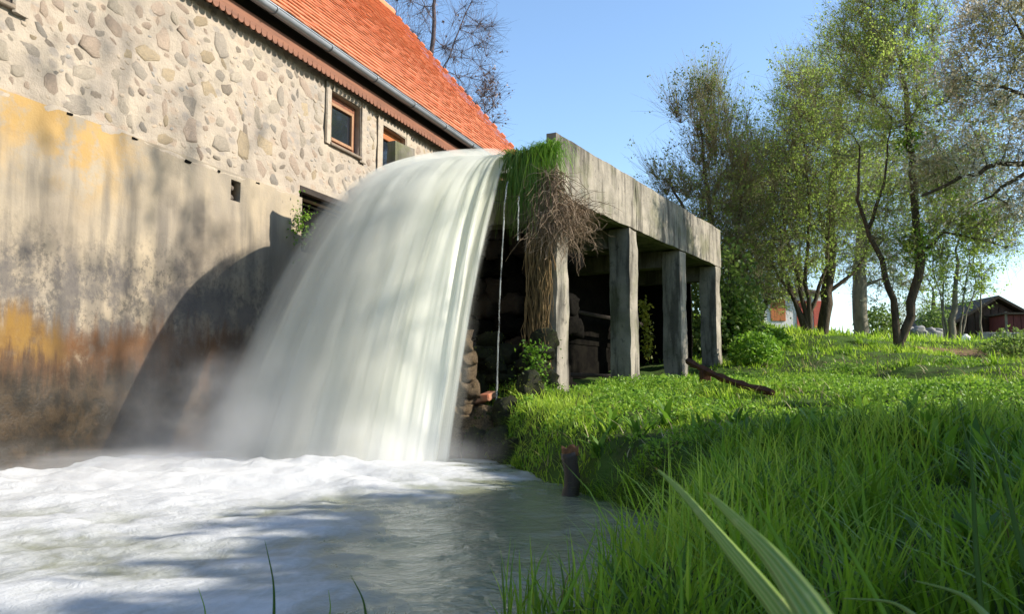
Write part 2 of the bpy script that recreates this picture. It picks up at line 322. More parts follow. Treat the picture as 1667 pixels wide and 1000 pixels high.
M = dict(
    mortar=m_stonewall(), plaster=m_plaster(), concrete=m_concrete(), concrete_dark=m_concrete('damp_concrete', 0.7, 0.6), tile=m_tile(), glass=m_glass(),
    water=m_water(), fall0=m_fall('falling_water', 0), mist=m_mist(), ground=m_ground(),
    red_wood=simple('red_brown_wood', (0.215, 0.085, 0.042), (0.145, 0.058, 0.030), 5, 0.6, bump=0.3, stretch=(0.3, 1, 4)),
    orange_wood=simple('orange_wood', (0.40, 0.145, 0.038), (0.30, 0.10, 0.03), 5, 0.5, bump=0.2, stretch=(0.3, 1, 4)),
    frame_wood=simple('brown_frame_wood', (0.20, 0.075, 0.036), (0.14, 0.055, 0.03), 7, 0.5, bump=0.2),
    sill=simple('weathered_sill', (0.22, 0.17, 0.12), (0.15, 0.12, 0.09), 7, 0.85),
    pale_frame=simple('pale_casement_paint', (0.34, 0.19, 0.10), (0.26, 0.14, 0.075), 7, 0.5, bump=0.1),
    zinc=simple('zinc_gutter', (0.36, 0.38, 0.41), (0.27, 0.285, 0.31), 3, 0.45, 0.5, bump=0.1, metal=0.35),
    zinc_dark=simple('gutter_bracket_metal', (0.20, 0.205, 0.21), (0.14, 0.14, 0.15), 5, 0.5, 0.5, metal=0.4),
    dark=simple('dark_interior', (0.011, 0.010, 0.008), (0.006, 0.0055, 0.005), 5, 0.98, 0.0),  # near-black colour standing in for deep shade
    dark_wood=simple('dark_wet_wood', (0.034, 0.023, 0.014), (0.017, 0.012, 0.009), 6, 0.75, 0.3, bump=0.6, stretch=(0.4, 1, 3)),
    rust=simple('rusty_iron', (0.105, 0.042, 0.022), (0.045, 0.022, 0.014), 9, 0.9, 0.2, bump=0.6),
    wet_stump=simple('wet_black_wood', (0.030, 0.022, 0.016), (0.055, 0.036, 0.022), 9, 0.5, 0.4, bump=0.8, stretch=(2, 2, 0.4)),
    stump_top=simple('broken_wood_top', (0.17, 0.075, 0.03), (0.09, 0.045, 0.02), 14, 0.85, bump=0.8),
    pier_stone=simple('pier_stone', (0.27, 0.19, 0.105), (0.10, 0.068, 0.036), 9, 0.8, bump=1.0, rnd=0.5, dist=0.04),
    moss_rock=simple('mossy_rock', (0.040, 0.048, 0.012), (0.022, 0.019, 0.012), 4, 0.9, bump=1.0, rnd=0.4, dist=0.04),
    brick=simple('red_brick', (0.34, 0.11, 0.055), (0.26, 0.15, 0.09), 8, 0.9, rnd=0.4),
    bark=simple('dark_bark', (0.105, 0.082, 0.056), (0.055, 0.044, 0.032), 8, 0.95, 0.1, bump=1.0, stretch=(1, 1, 0.3), dist=0.03),
    bark_pale=simple('pale_bark', (0.24, 0.21, 0.155), (0.13, 0.115, 0.085), 7, 0.95, 0.1, bump=0.8, stretch=(1, 1, 0.4), dist=0.02),
    bark_bare=simple('purplish_bark', (0.155, 0.115, 0.115), (0.095, 0.075, 0.075), 7, 0.95, 0.1, bump=0.4),
    twig=simple('olive_twig', (0.25, 0.245, 0.13), (0.17, 0.16, 0.09), 5, 0.9, 0.1, bump=0),
    vine=simple('dry_vine', (0.33, 0.245, 0.165), (0.19, 0.135, 0.09), 10, 0.9, 0.1, bump=0.2),
    vine_gold=simple('dry_root', (0.25, 0.17, 0.08), (0.13, 0.09, 0.045), 10, 0.9, 0.1, bump=0.2),
    white_wall=simple('white_render', (0.74, 0.72, 0.68), (0.62, 0.60, 0.56), 2, 0.9),
    orange_door=simple('orange_brown_door', (0.50, 0.17, 0.05), (0.40, 0.13, 0.04), 4, 0.7),
    red_panel=simple('red_paint', (0.50, 0.10, 0.06), (0.40, 0.075, 0.05), 4, 0.7),
    barn=simple('dark_barn_wood', (0.090, 0.055, 0.038), (0.055, 0.036, 0.026), 6, 0.9, stretch=(1, 1, 0.2)),
    barn_red=simple('dark_red_boards', (0.145, 0.036, 0.028), (0.09, 0.026, 0.022), 6, 0.8, stretch=(1, 1, 0.2)),
    thatch=simple('old_roof_cover', (0.075, 0.056, 0.036), (0.045, 0.035, 0.025), 10, 0.95, bump=0.8),
    grey_stone=simple('grey_field_stone', (0.30, 0.29, 0.27), (0.18, 0.175, 0.165), 4, 0.95),
    litter_red=simple('red_plastic_scrap', (0.6, 0.05, 0.05), (0.5, 0.04, 0.04), 4, 0.4),
    white_cloth=simple('white_sheet', (0.78, 0.78, 0.78), (0.66, 0.66, 0.68), 4, 0.8),
    grass=leafmat('grass_blades', (0.075, 0.155, 0.012), (0.23, 0.39, 0.024), (0.41, 0.55, 0.06), 0.55, 0.45, 0.35),
    grass_hang=leafmat('hanging_grass', (0.05, 0.13, 0.015), (0.12, 0.25, 0.03), (0.24, 0.33, 0.07), 0.4),
    iris=None, straw=leafmat('dry_straw', (0.20, 0.15, 0.07), (0.33, 0.27, 0.13), (0.42, 0.36, 0.20), 0.3), weed=leafmat('weed_leaves', (0.06, 0.14, 0.014), (0.16, 0.31, 0.025), (0.30, 0.46, 0.055), 0.45),
    leaf=leafmat('spring_leaves', (0.17, 0.24, 0.05), (0.30, 0.42, 0.075), (0.44, 0.58, 0.11), 0.55),
    leaf_dark=leafmat('dense_leaves', (0.09, 0.145, 0.03), (0.17, 0.25, 0.05), (0.29, 0.40, 0.08), 0.5),
    leaf_bright=leafmat('fresh_leaves', (0.10, 0.22, 0.018), (0.17, 0.34, 0.022), (0.24, 0.42, 0.04), 0.45),
    bud=leafmat('bare_twig_buds', (0.16, 0.10, 0.09), (0.22, 0.15, 0.13), (0.26, 0.20, 0.18), 0.2),
    blossom=leafmat('blossom_and_leaf', (0.28, 0.31, 0.10), (0.52, 0.50, 0.30), (0.82, 0.78, 0.66), 0.4),
    blossom_pale=leafmat('pale_green_blossom', (0.19, 0.21, 0.09), (0.38, 0.40, 0.24), (0.58, 0.58, 0.44), 0.4),
    moss=leafmat('moss_tufts', (0.035, 0.05, 0.010), (0.085, 0.11, 0.015), (0.20, 0.22, 0.03), 0.3),
    yellow=leafmat('yellow_green_creeper', (0.16, 0.19, 0.02), (0.28, 0.30, 0.035), (0.40, 0.40, 0.06), 0.45),
)
def m_iris():
    t = NT('sword_leaf'); uv = t.new('ShaderNodeTexCoord').outputs['UV']; sp = t.new('ShaderNodeSeparateXYZ'); t.t.links.new(uv, sp.inputs[0])
    wv = t.new('ShaderNodeTexWave', wave_type='BANDS', bands_direction='X'); wv.inputs['Scale'].default_value = 1.35; wv.inputs['Distortion'].default_value = 1.2
    mp = t.new('ShaderNodeMapping'); t.t.links.new(uv, mp.inputs[0]); mp.inputs['Scale'].default_value = (1, 0.15, 1); t.t.links.new(mp.outputs[0], wv.inputs['Vector'])
    c = t.mix(t.ramp(wv.outputs[1], 0.2, 0.9), (0.21, 0.33, 0.065), (0.35, 0.44, 0.13)); c = t.mix(t.mul(t.ramp(t.noise(14, 6, 0.7, stretch=(1, 1, 1)), 0.55, 0.75), 0.5), c, (0.46, 0.47, 0.26)); c = t.mix(t.ramp(sp.outputs[1], 0.97, 1.0), c, (0.30, 0.13, 0.05))
    c = t.mix(t.mul(t.ramp(t.noise(30, 5), 0.6, 0.7), 0.5), c, (0.45, 0.45, 0.22))
    t.bump(wv.outputs[1], 0.5, 0.003); t.base(c, 0.30, 0.5)
    tr = t.new('ShaderNodeBsdfTranslucent'); t.set(tr.inputs[0], c); mx = t.new('ShaderNodeMixShader'); mx.inputs[0].default_value = 0.35
    t.t.links.new(t.b.outputs[0], mx.inputs[1]); t.t.links.new(tr.outputs[0], mx.inputs[2]); t.t.links.new(mx.outputs[0], t.out.inputs[0]); return t.m
M['iris'] = m_iris()
STONE_M = [simple('wall_stone', a, b, 4, 0.92, 0.15, bump=1.0, bscale=14, rnd=0.25, dist=0.02) for a, b in ((tuple(c * .80 + m * .32 for c, m in zip(p, (.335, .285, .22))), tuple(c * .75 + m * .32 for c, m in zip(q, (.335, .285, .22)))) for p, q in (
    ((0.335, 0.285, 0.22), (0.26, 0.22, 0.17)), ((0.345, 0.255, 0.19), (0.27, 0.205, 0.155)), ((0.27, 0.235, 0.19), (0.21, 0.18, 0.15)),
    ((0.355, 0.265, 0.155), (0.28, 0.22, 0.14)), ((0.225, 0.18, 0.14), (0.17, 0.14, 0.11)), ((0.36, 0.27, 0.205), (0.30, 0.225, 0.175)), ((0.205, 0.185, 0.16), (0.16, 0.145, 0.125))))]

# ------------------------------------------------------------------ terrain
SHORE = np.array([(-7, 0.2), (-2.5, 0.9), (-1.1, 1.65), (-0.45, 2.1), (0.2, 2.75), (0.6, 3.7), (0.86, 4.8), (0.64, 5.4), (0.24, 6.15), (-0.08, 6.95), (-0.20, 7.6), (-0.28, 8.4),
                  (-0.30, 9.3), (-0.9, 10.4), (-2.0, 11.0), (-3.3, 11.4), (-9.0, 13.0)])
GPTS = np.array([(0, 0, .22), (.6, 1.5, .2), (-1, .8, .15), (1.2, 3, .28), (2.5, 2, .3), (4, 4, .45), (1.5, 5, .42), (2.5, 5.2, .54), (.9, 6.5, .42), (.5, 7.5, .5), (.2, 8.5, .60), (.5, 9.7, .76), (1.5, 8, .60),
    (1.9, 12, .79), (2.9, 13.9, .82), (3.9, 15.5, 1.2), (3, 9, .74), (5, 8, .70), (8, 8, .72), (4.5, 11.5, .76), (4.2, 13.0, .82), (6.4, 17, 1.5), (5, 17, 1.6), (7, 13, 1.12), (10, 13, 1.05), (11, 17, 1.2),
    (7.2, 20, 2.0), (10, 24, 2.2), (12, 22, 1.9), (14, 30, 2.45), (20, 30, 2.4), (5.5, 20, 2.3), (8, 28, 2.8), (4.5, 24, 2.8), (0, 22, 2.4), (-2, 16, 1.2), (0, 14, .9), (30, 45, 2.6), (0, 45, 3), (-20, 40, 2.6), (-15, 20, 1.5),
    (14, 5, .8), (20, 10, 1.0), (6, -6, .4), (20, -10, .7), (-6, -8, .3), (60, 30, 2.5), (11, 32, 2.9), (-60, 60, 2.6), (60, 90, 2.6), (0, 120, 2.6)])
def shore_sd(x, y):
    p = np.stack([x, y], -1); best = np.full(x.shape, 1e9)
    for a, b in zip(SHORE[:-1], SHORE[1:]):
        ab = b - a; t = np.clip(((p - a) @ ab) / (ab @ ab), 0, 1); d = np.linalg.norm(p - a - t[..., None] * ab, axis=-1); best = np.minimum(best, d)
    poly = np.vstack([SHORE, [(-60, 13.0), (-60, 0.2)]]); ins = np.zeros(x.shape, bool)
    for (x1, y1), (x2, y2) in zip(poly, np.roll(poly, -1, 0)):
        c = ((y1 > y) != (y2 > y)) & (x < (x2 - x1) * (y - y1) / (y2 - y1 + 1e-12) + x1); ins ^= c
    return np.where(ins, -best, best)                         # positive on land
def ground_z(x, y, detail=True):
    x = np.asarray(x, float); y = np.asarray(y, float); num = 0; den = 0
    for gx, gy, gz in GPTS:
        d2 = (x - gx) ** 2 + (y - gy) ** 2; w_ = 1.0 / (d2 + 0.15) ** 1.7; num = num + w_ * gz; den = den + w_
    z = num / den
    if detail: z = z + 0.10 * fbm(x * 0.9, y * 0.9, 0, 4, 3) * sstep(0.2, 2.0, np.maximum(y, 0)) + 0.05 * fbm(x * 3, y * 3, 0, 3, 9)
    sd_ = shore_sd(x, y); wd_ = 0.34 + 0.40 * np.exp(-((y - 6.9) / 1.4) ** 2); k = sstep(-0.22, wd_, sd_ + 0.10 * fbm(x * 2.2, y * 2.2, 0, 3, 5))
    return -0.7 + (z + 0.7) * k
def soil_mask(x, y):
    return sstep(0.9, 0.3, np.sqrt(((x - 10.6) / 2.6) ** 2 + ((y - 19.2) / 1.5) ** 2)) 
def OG(px, py, h=0.0, lo=4.0, hi=60.0):
    "the first spot of the ground seen at a place of the photograph, h above it"
    Ys = np.linspace(lo, hi, 1200); pts = np.stack([P(px, py, Y) for Y in Ys]); k = np.where(pts[:, 2] - h <= ground_z(pts[:, 0], pts[:, 1]))[0]
    return pts[k[0]] if len(k) else P(px, py, 0.5 * (lo + hi))
def build_ground():
    def axis(lo, hi, a, b, fine, coarse_n):
        return np.concatenate([lo + (a - lo) * (1 - np.geomspace(1, 0.001, coarse_n)), np.arange(a, b, fine), b + (hi - b) * (np.geomspace(0.001, 1, coarse_n))])
    xs = np.unique(axis(-900, 900, -4, 14, 0.12, 40).round(4)); ys = np.unique(axis(-300, 1500, -1, 30, 0.12, 40).round(4))
    X, Y = np.meshgrid(xs, ys); Z = ground_z(X, Y)
    V = np.stack([X, Y, Z], -1).reshape(-1, 3); nx = len(xs); i = np.arange(len(ys) - 1)[:, None] * nx + np.arange(nx - 1)[None]; i = i.ravel()
    me = raw_mesh('ground', V, np.stack([i, i + 1, i + nx + 1, i + nx], 1)); attr(me, 'soil', soil_mask(V[:, 0], V[:, 1]))
    tag(link('ground', me, None, (M['ground'],), True), kind='structure')
build_ground()

# ------------------------------------------------------------------ pool water
LAND = [np.array([-0.80, 7.75]), np.array([-1.7, 8.1]), np.array([-2.7, 8.45])]
def build_pool():
    xs = np.concatenate([np.arange(-14, -8, 0.3), np.arange(-8, 2.2, 0.03)]); ys = np.concatenate([np.arange(-6, 1, 0.3), np.arange(1, 13.2, 0.035)])
    X, Y = np.meshgrid(xs, ys)
    d = np.min([np.hypot(X - l[0], Y - l[1]) for l in LAND], axis=0)
    near = np.exp(-(d / 1.1) ** 2); mid = np.exp(-(d / 3.6) ** 2); left = sstep(-0.2, -1.4, X + 0.10 * (Y - 5))
    fb = fbm(X * 1.5 + 0.6 * fbm(X, Y, 0, 3, 40), Y * 1.9, 0, 4, 21); fb2 = fbm(X * 4.2, Y * 5.0, 2.0, 4, 31)
    Z = near * 0.09 + (0.02 + 0.045 * mid * left) * (fb + 0.34) + (0.010 + 0.022 * mid * left) * fb2 + 0.014 * mid * left * fbm(X * 9, Y * 10, 1.0, 4, 37) + 0.006 * fbm(X * 11, Y * 13, 0, 3, 4)
    Z = Z + 0.07 * left * np.exp(-((Y - 7.4) / 1.0) ** 2) * (0.6 + fb)
    foam = 0.95 * np.exp(-(d / 2.2) ** 2) + 1.02 * left + 0.45 * fb + 0.12 * fb2 - 0.06 + 0.18 * np.exp(-((X + 0.2) ** 2 / 0.5 + (Y - 6.9) ** 2 / 0.3))
    foam = foam - 0.55 * sstep(8.6, 9.8, Y - 0.1 * X) - 0.6 * np.exp(-((X + 1.25) / 0.45) ** 2 - ((Y - 5.6) / 0.8) ** 2) + 0.35 * mid * fb2
    V = np.stack([X, Y, Z], -1).reshape(-1, 3); nx = len(xs); i = (np.arange(len(ys) - 1)[:, None] * nx + np.arange(nx - 1)[None]).ravel()
    me = raw_mesh('water', V, np.stack([i, i + 1, i + nx + 1, i + nx], 1)); attr(me, 'foam', foam.ravel())
    tag(link('water', me, None, (M['water'],), True), kind='structure')
build_pool()

# ------------------------------------------------------------------ mill house
WD = np.array([0.35212, 0.93595]); WP = np.array([-4.55, 7.4])
house = empty('mill_house', (WP[0], WP[1], 0), math.atan2(WD[1], WD[0]))
tag(house, 'old stone mill house with stained lower wall and orange tiled roof', 'house')
def HL(s, y, z):                                             # house-local point to the world
    n = np.array([-WD[1], WD[0]]); q = WP + WD * s + n * y; return np.array([q[0], q[1], z])
S0, S1, JZ, WT = -6.0, 16.3, 3.47, 5.74
WINS = [(5.09, 5.93, 4.49, 5.29), (6.64, 7.46, 4.42, 5.22), (-1.05, -0.16, 4.30, 5.12)]
HOLE = (4.36, 6.0, 2.70, 3.66)
NICHE = (2.86, 3.04, 3.12, 3.38)
def wall_sheet(z0, z1, y0, openings, name, mat, amp, seed, depth):
    cs = set(np.round(np.concatenate([np.arange(S0, -1.5, 0.3), np.arange(-1.5, 8.5, 0.05), np.arange(8.5, S1 + .01, 0.3)]), 3)); cz = set(np.round(np.arange(z0, z1, 0.05), 3)) | {z1}
    for a, b, c, d in openings:
        cs = {s for s in cs if min(abs(s - a), abs(s - b)) > 0.015} | {a, b}; cz = {z for z in cz if min(abs(z - c), abs(z - d)) > 0.015} | {c, d}
    cz = {z for z in cz if z0 <= z <= z1}; ss = np.array(sorted(cs)); zs = np.array(sorted(cz)); S, Z = np.meshgrid(ss, zs)
    edge = np.ones(S.shape)
    for a, b, c, d in openings:
        dx = np.maximum(np.maximum(a - S, S - b), 0); dz = np.maximum(np.maximum(c - Z, Z - d), 0); edge *= sstep(0, 0.12, np.hypot(dx, dz))
    D = amp * edge * (fbm(S * 2.1, Z * 2.3, 0, 5, seed) + 0.3 * fbm(S * 8, Z * 9, 0, 3, seed + 7)) - 0.6 * amp * 0
    V = np.stack([S, y0 + D, Z], -1).reshape(-1, 3); ns = len(ss); F = []
    for j in range(len(zs) - 1):
        for i in range(ns - 1):
            mx, mz = (ss[i] + ss[i + 1]) / 2, (zs[j] + zs[j + 1]) / 2
            if any(a < mx < b and c < mz < d for a, b, c, d in openings): continue
            F.append((j * ns + i, j * ns + i + 1, (j + 1) * ns + i + 1, (j + 1) * ns + i))
    V = list(map(tuple, V)); F = list(F)
    for a, b, c, d in openings:                              # reveals and back of each opening
        c = max(c, z0); d = min(d, z1); o = len(V)
        V += [(a, y0, c), (b, y0, c), (b, y0, d), (a, y0, d), (a, y0 + depth, c), (b, y0 + depth, c), (b, y0 + depth, d), (a, y0 + depth, d)]
        F += [(o, o + 4, o + 5, o + 1), (o + 1, o + 5, o + 6, o + 2), (o + 2, o + 6, o + 7, o + 3), (o + 3, o + 7, o + 4, o), (o + 4, o + 5, o + 6, o + 7)]
    me = bpy.data.meshes.new(name); me.from_pydata(V, [], F); me.update(); return link(name, me, house, (mat,), True)
wall_sheet(JZ - 0.06, WT, 0.0, WINS + [(HOLE[0], HOLE[1], JZ - 0.06, HOLE[3])], 'stone_wall', M['mortar'], 0.035, 50, 0.22)
wall_sheet(-0.9, JZ, -0.045, [(HOLE[0], HOLE[1], HOLE[2], JZ), NICHE], 'plaster_wall', M['plaster'], 0.022, 60, 0.14)
def rest_of_house():
    m = MB(); m.box(S0, S1, 0.30, 9.6, -0.9, WT); o = m.build('inner_core', M['dark'], house)
    # ragged top ledge of the plaster
    for a0, a1 in ((S0, HOLE[0] - 0.02), (HOLE[1] + 0.02, 9.0)):
        ss = np.arange(a0, a1, 0.035); n = len(ss); h = fbm(ss * 2.3, 0 * ss, 0, 4, 12); h2 = fbm(ss * 9, 0 * ss, 5, 4, 15); zt = JZ + 0.06 * h + 0.03 * h2; yf = -0.052 + 0.02 * fbm(ss * 4, 0 * ss, 2, 4, 19)
        gap = fbm(ss * 1.7, 0 * ss, 8, 3, 23) > 0.16; yf = np.where(gap, -0.030, yf); zt = np.where(gap, JZ - 0.02, zt)
        V = [(a, y_, JZ - 0.075) for a, y_ in zip(ss, yf + 0.022)] + [(a, y_, z_ - 0.012) for a, y_, z_ in zip(ss, yf, zt)] + [(a, y_ + 0.02, z_) for a, y_, z_ in zip(ss, yf, zt)] + [(a, 0.012, z_ + 0.012) for a, z_ in zip(ss, zt)]
        m = MB(); m.add(V, [(k * n + i, k * n + i + 1, (k + 1) * n + i + 1, (k + 1) * n + i) for k in range(3) for i in range(n - 1)]); m.build('plaster_ledge', M['mortar'], house, True)
    g = R(6)
    for q, (px, py) in enumerate(((116, 186), (222, 226), (308, 263), (357, 278), (420, 298))):
        r_ = P(px, py, 1.0) - CAM; nn = np.array([WD[1], -WD[0]]); k = ((WP + nn * 0.06) @ nn) / (r_[:2] @ nn); w_ = CAM + r_ * k; s_ = float((w_[:2] - WP) @ WD)
        m = MB(); m.box(s_ - g.uniform(.015, .05), s_ + g.uniform(.015, .05), -0.060, 0.01, w_[2] - .012, w_[2] + .011, bev=0.006, jit=0.008, rng=g); m.build('gap', M['dark'], house)  # near-black blocks painted as shaded holes along the joint
    m = MB()
    m.add([(S1, 0, -0.9), (S1, 9.6, -0.9), (S1, 9.6, WT), (S1, 4.8, WT + 5.6), (S1, 0, WT)], [(0, 1, 2, 3, 4)]); m.build('gable_wall', M['mortar'], house)
    # dark box beam and hanging weed in the axle hole
    m = MB(); q = MB(); q.box(HOLE[0] + 0.004, HOLE[1] - 0.004, 0.075, 0.082, HOLE[2] + 0.004, HOLE[3] - 0.02); q.box(HOLE[0] + .002, HOLE[0] + .012, -.03, .075, HOLE[2], HOLE[3] - .1); q.build('dark_back', M['dark'], house); m.box(HOLE[0] + .003, HOLE[1] - .003, -0.01, 0.13, HOLE[3] - 0.09, HOLE[3] - 0.004); m.build('axle_hole_beam', M['dark_wood'], house)  # black panel and lining painted as the deep shade of the hole
rest_of_house()
def m_small():
    t = NT('small_wall_stones'); n = t.noise(5, 2, 0.5); c = t.mix(t.ramp(n, .35, .65), (0.31, 0.26, 0.20), (0.38, 0.30, 0.22)); c = t.mix(t.ramp(t.noise(3.1, 2), .5, .62), c, (0.26, 0.24, 0.21)); t.bump(t.noise(16, 6, .65), .9, .02); return t.base(c, .92, .15)
def stones():
    PA = np.zeros((2400, 4)); g = R(11); V_ = []
    meshes = []
    for q in range(12):
        n = g.randint(6, 10); a = np.sort(np.linspace(0, 2 * math.pi, n, endpoint=False) + g.uniform(-0.22, 0.22, n)); r = g.uniform(0.72, 1.08, n) * (1 / np.maximum(np.abs(np.cos(a)) ** 1, np.abs(np.sin(a)) ** 1)) ** g.uniform(0.1, 0.6) * 0.9
        rings = []
        for rr, h in ((1.0, 0.9), (0.97, -0.05), (0.84, -0.75), (0.45, -1.0)):
            rings.append(np.stack([np.cos(a) * r * rr, np.full(n, h) + (g.uniform(-0.12, 0.12, n) if h < 0 else 0), np.sin(a) * r * rr], -1))
        V = np.vstack(rings + [np.array([[0, -1.02, 0]])]); F = []
        for k in range(3):
            for i in range(n): F.append((k * n + i, k * n + (i + 1) % n, (k + 1) * n + (i + 1) % n, (k + 1) * n + i))
        for i in range(n): F.append((3 * n + i, 3 * n + (i + 1) % n, 4 * n))
        me = bpy.data.meshes.new('stone'); me.from_pydata([tuple(v) for v in V], [], F); me.polygons.foreach_set('use_smooth', np.ones(len(F), bool)); meshes.append(me)
        me.materials.append(None)
    placed = []
    for lo, hi, tries in ((.15, .25, 500), (.10, .16, 3000), (.065, .11, 9000), (.04, .07, 14000)):
        for _ in range(tries):
            s = g.uniform(-0.9, 8.8); z = g.uniform(JZ + 0.10, WT - 0.16); L = g.uniform(lo, hi); H = L * g.uniform(0.42, 0.8)
            if any(a - L - 0.14 < s < b + L + 0.16 and c - H - 0.08 < z < d + H + 0.10 for a, b, c, d in WINS) or (HOLE[0] - L - .05 < s < HOLE[1] and z < HOLE[3] + H + .08): continue
            if len(placed) and ((np.abs(s - PA[:len(placed), 0]) / (L + PA[:len(placed), 2] + .004)) ** 2 + (np.abs(z - PA[:len(placed), 1]) / (H + PA[:len(placed), 3] + .004)) ** 2 < 0.80).any(): continue
            if len(placed) < 2400: PA[len(placed)] = (s, z, L, H); placed.append((s, z, L, H))
    order = sorted(placed, key=lambda q: -q[2] / (7.4 + .93 * q[0])); placed = order[:290]; small = order[290:]
    V = []; F = []; o_ = 0
    for s, z, L, H in small:
        me = meshes[g.randint(12)]; p = np.array([v.co[:] for v in me.vertices]); a = g.uniform(-.6, .9); ca, sa = math.cos(a), math.sin(a); x_ = p[:, 0] * L; z_ = p[:, 2] * H; base = 0.035 * float(fbm(np.array(s * 2.1), np.array(z * 2.3), 0, 5, 50))
        V.append(np.stack([s + x_ * ca + z_ * sa, base + 0.010 + p[:, 1] * .014, z - x_ * sa + z_ * ca], -1)); F += [tuple(q + o_ for q in f.vertices) for f in me.polygons]; o_ += len(p)
    me = bpy.data.meshes.new('small_stones'); me.from_pydata([tuple(q) for q in np.vstack(V)], [], F); me.polygons.foreach_set('use_smooth', np.ones(len(F), bool)); fo = link('small_stones', me, house, (m_small(),)); fo['kind'] = 'stuff'
    for s, z, L, H in placed:
        o = bpy.data.objects.new('stone', meshes[g.randint(12)]); COL.objects.link(o); o.parent = house
        base = 0.035 * float(fbm(np.array(s * 2.1), np.array(z * 2.3), 0, 5, 50)); o.location = (s, base + g.uniform(0.006, 0.013), z); o.rotation_euler = (g.uniform(-.08, .08), g.uniform(-0.5, 0.9) if g.rand() < .7 else g.uniform(.8, 1.7), g.uniform(-.08, .08)); o.scale = (L, g.uniform(0.011, 0.019), H)
        o.material_slots[0].link = 'OBJECT'; o.material_slots[0].material = STONE_M[g.choice(7, p=[.26, .16, .17, .09, .09, .17, .06])]
    # stones bared in the niche of the plaster
    for k in range(2):
        o = bpy.data.objects.new('stone', meshes[k]); COL.objects.link(o); o.parent = house; o.location = (2.95, 0.06, 3.18 + 0.12 * k); o.scale = (0.075, 0.04, 0.05); o.material_slots[0].link = 'OBJECT'; o.material_slots[0].material = STONE_M[4]
stones()
def windows():
    for k, (a, b, c, d) in enumerate(WINS):
        fm = M['orange_wood'] if k == 1 else M['frame_wood']; m = MB(); y0, y1 = 0.085, 0.155; t = 0.075
        m.box(a, a + t, y0, y1, c, d, bev=0.006); m.box(b - t, b, y0, y1, c, d, bev=0.006); m.box(a + t, b - t, y0, y1, d - t * 1.5, d, bev=0.006); m.box(a + t, b - t, y0, y1, c, c + t, bev=0.006)
        f = m.build('window', fm, house)
        if k == 1: f['label'] = 'orange-framed window half hidden by the concrete block'
        m = MB(); q = t + 0.005; y0, y1 = 0.06, 0.12; e = 0.05
        A, B, Cc, D = a + q, b - q, c + q, d - t * 1.5 - 0.005
        m.box(A, A + e, y0, y1, Cc, D, bev=0.005); m.box(B - e, B, y0, y1, Cc, D, bev=0.005); m.box(A + e, B - e, y0, y1, D - e, D, bev=0.005); m.box(A + e, B - e, y0, y1, Cc, Cc + e, bev=0.005)
        m.build('casement', M['pale_frame'] if k != 1 else M['orange_wood'], f)
        m = MB(); m.box(A + e - 0.01, B - e + 0.01, 0.10, 0.106, Cc + e - 0.01, D - e + 0.01); m.build('pane', M['glass'], f)
        m = MB(); m.box(a - 0.03, b + 0.03, -0.05, 0.06, c - 0.05, c - 0.004, bev=0.01); m.build('sill', M['sill'], f)
        # raised plaster band round the opening, broken at its outer edge
        m = MB(); g = R(70 + k)
        for x0, x1, z0, z1 in ((a - 0.16, a - 0.006, c - 0.05, d + 0.12), (b + 0.006, b + 0.18, c - 0.08, d + 0.12), (a - 0.006, b + 0.006, d + 0.006, d + 0.12)):
            m.box(x0, x1, -0.038, -0.004, z0, z1, bev=0.012, jit=0.012, rng=g)
        m.build('plaster_band', M['mortar'], f)
windows()
PHI = math.radians(50.0); EV = (-0.285, 5.765); RL = 8.6; SE = 16.3
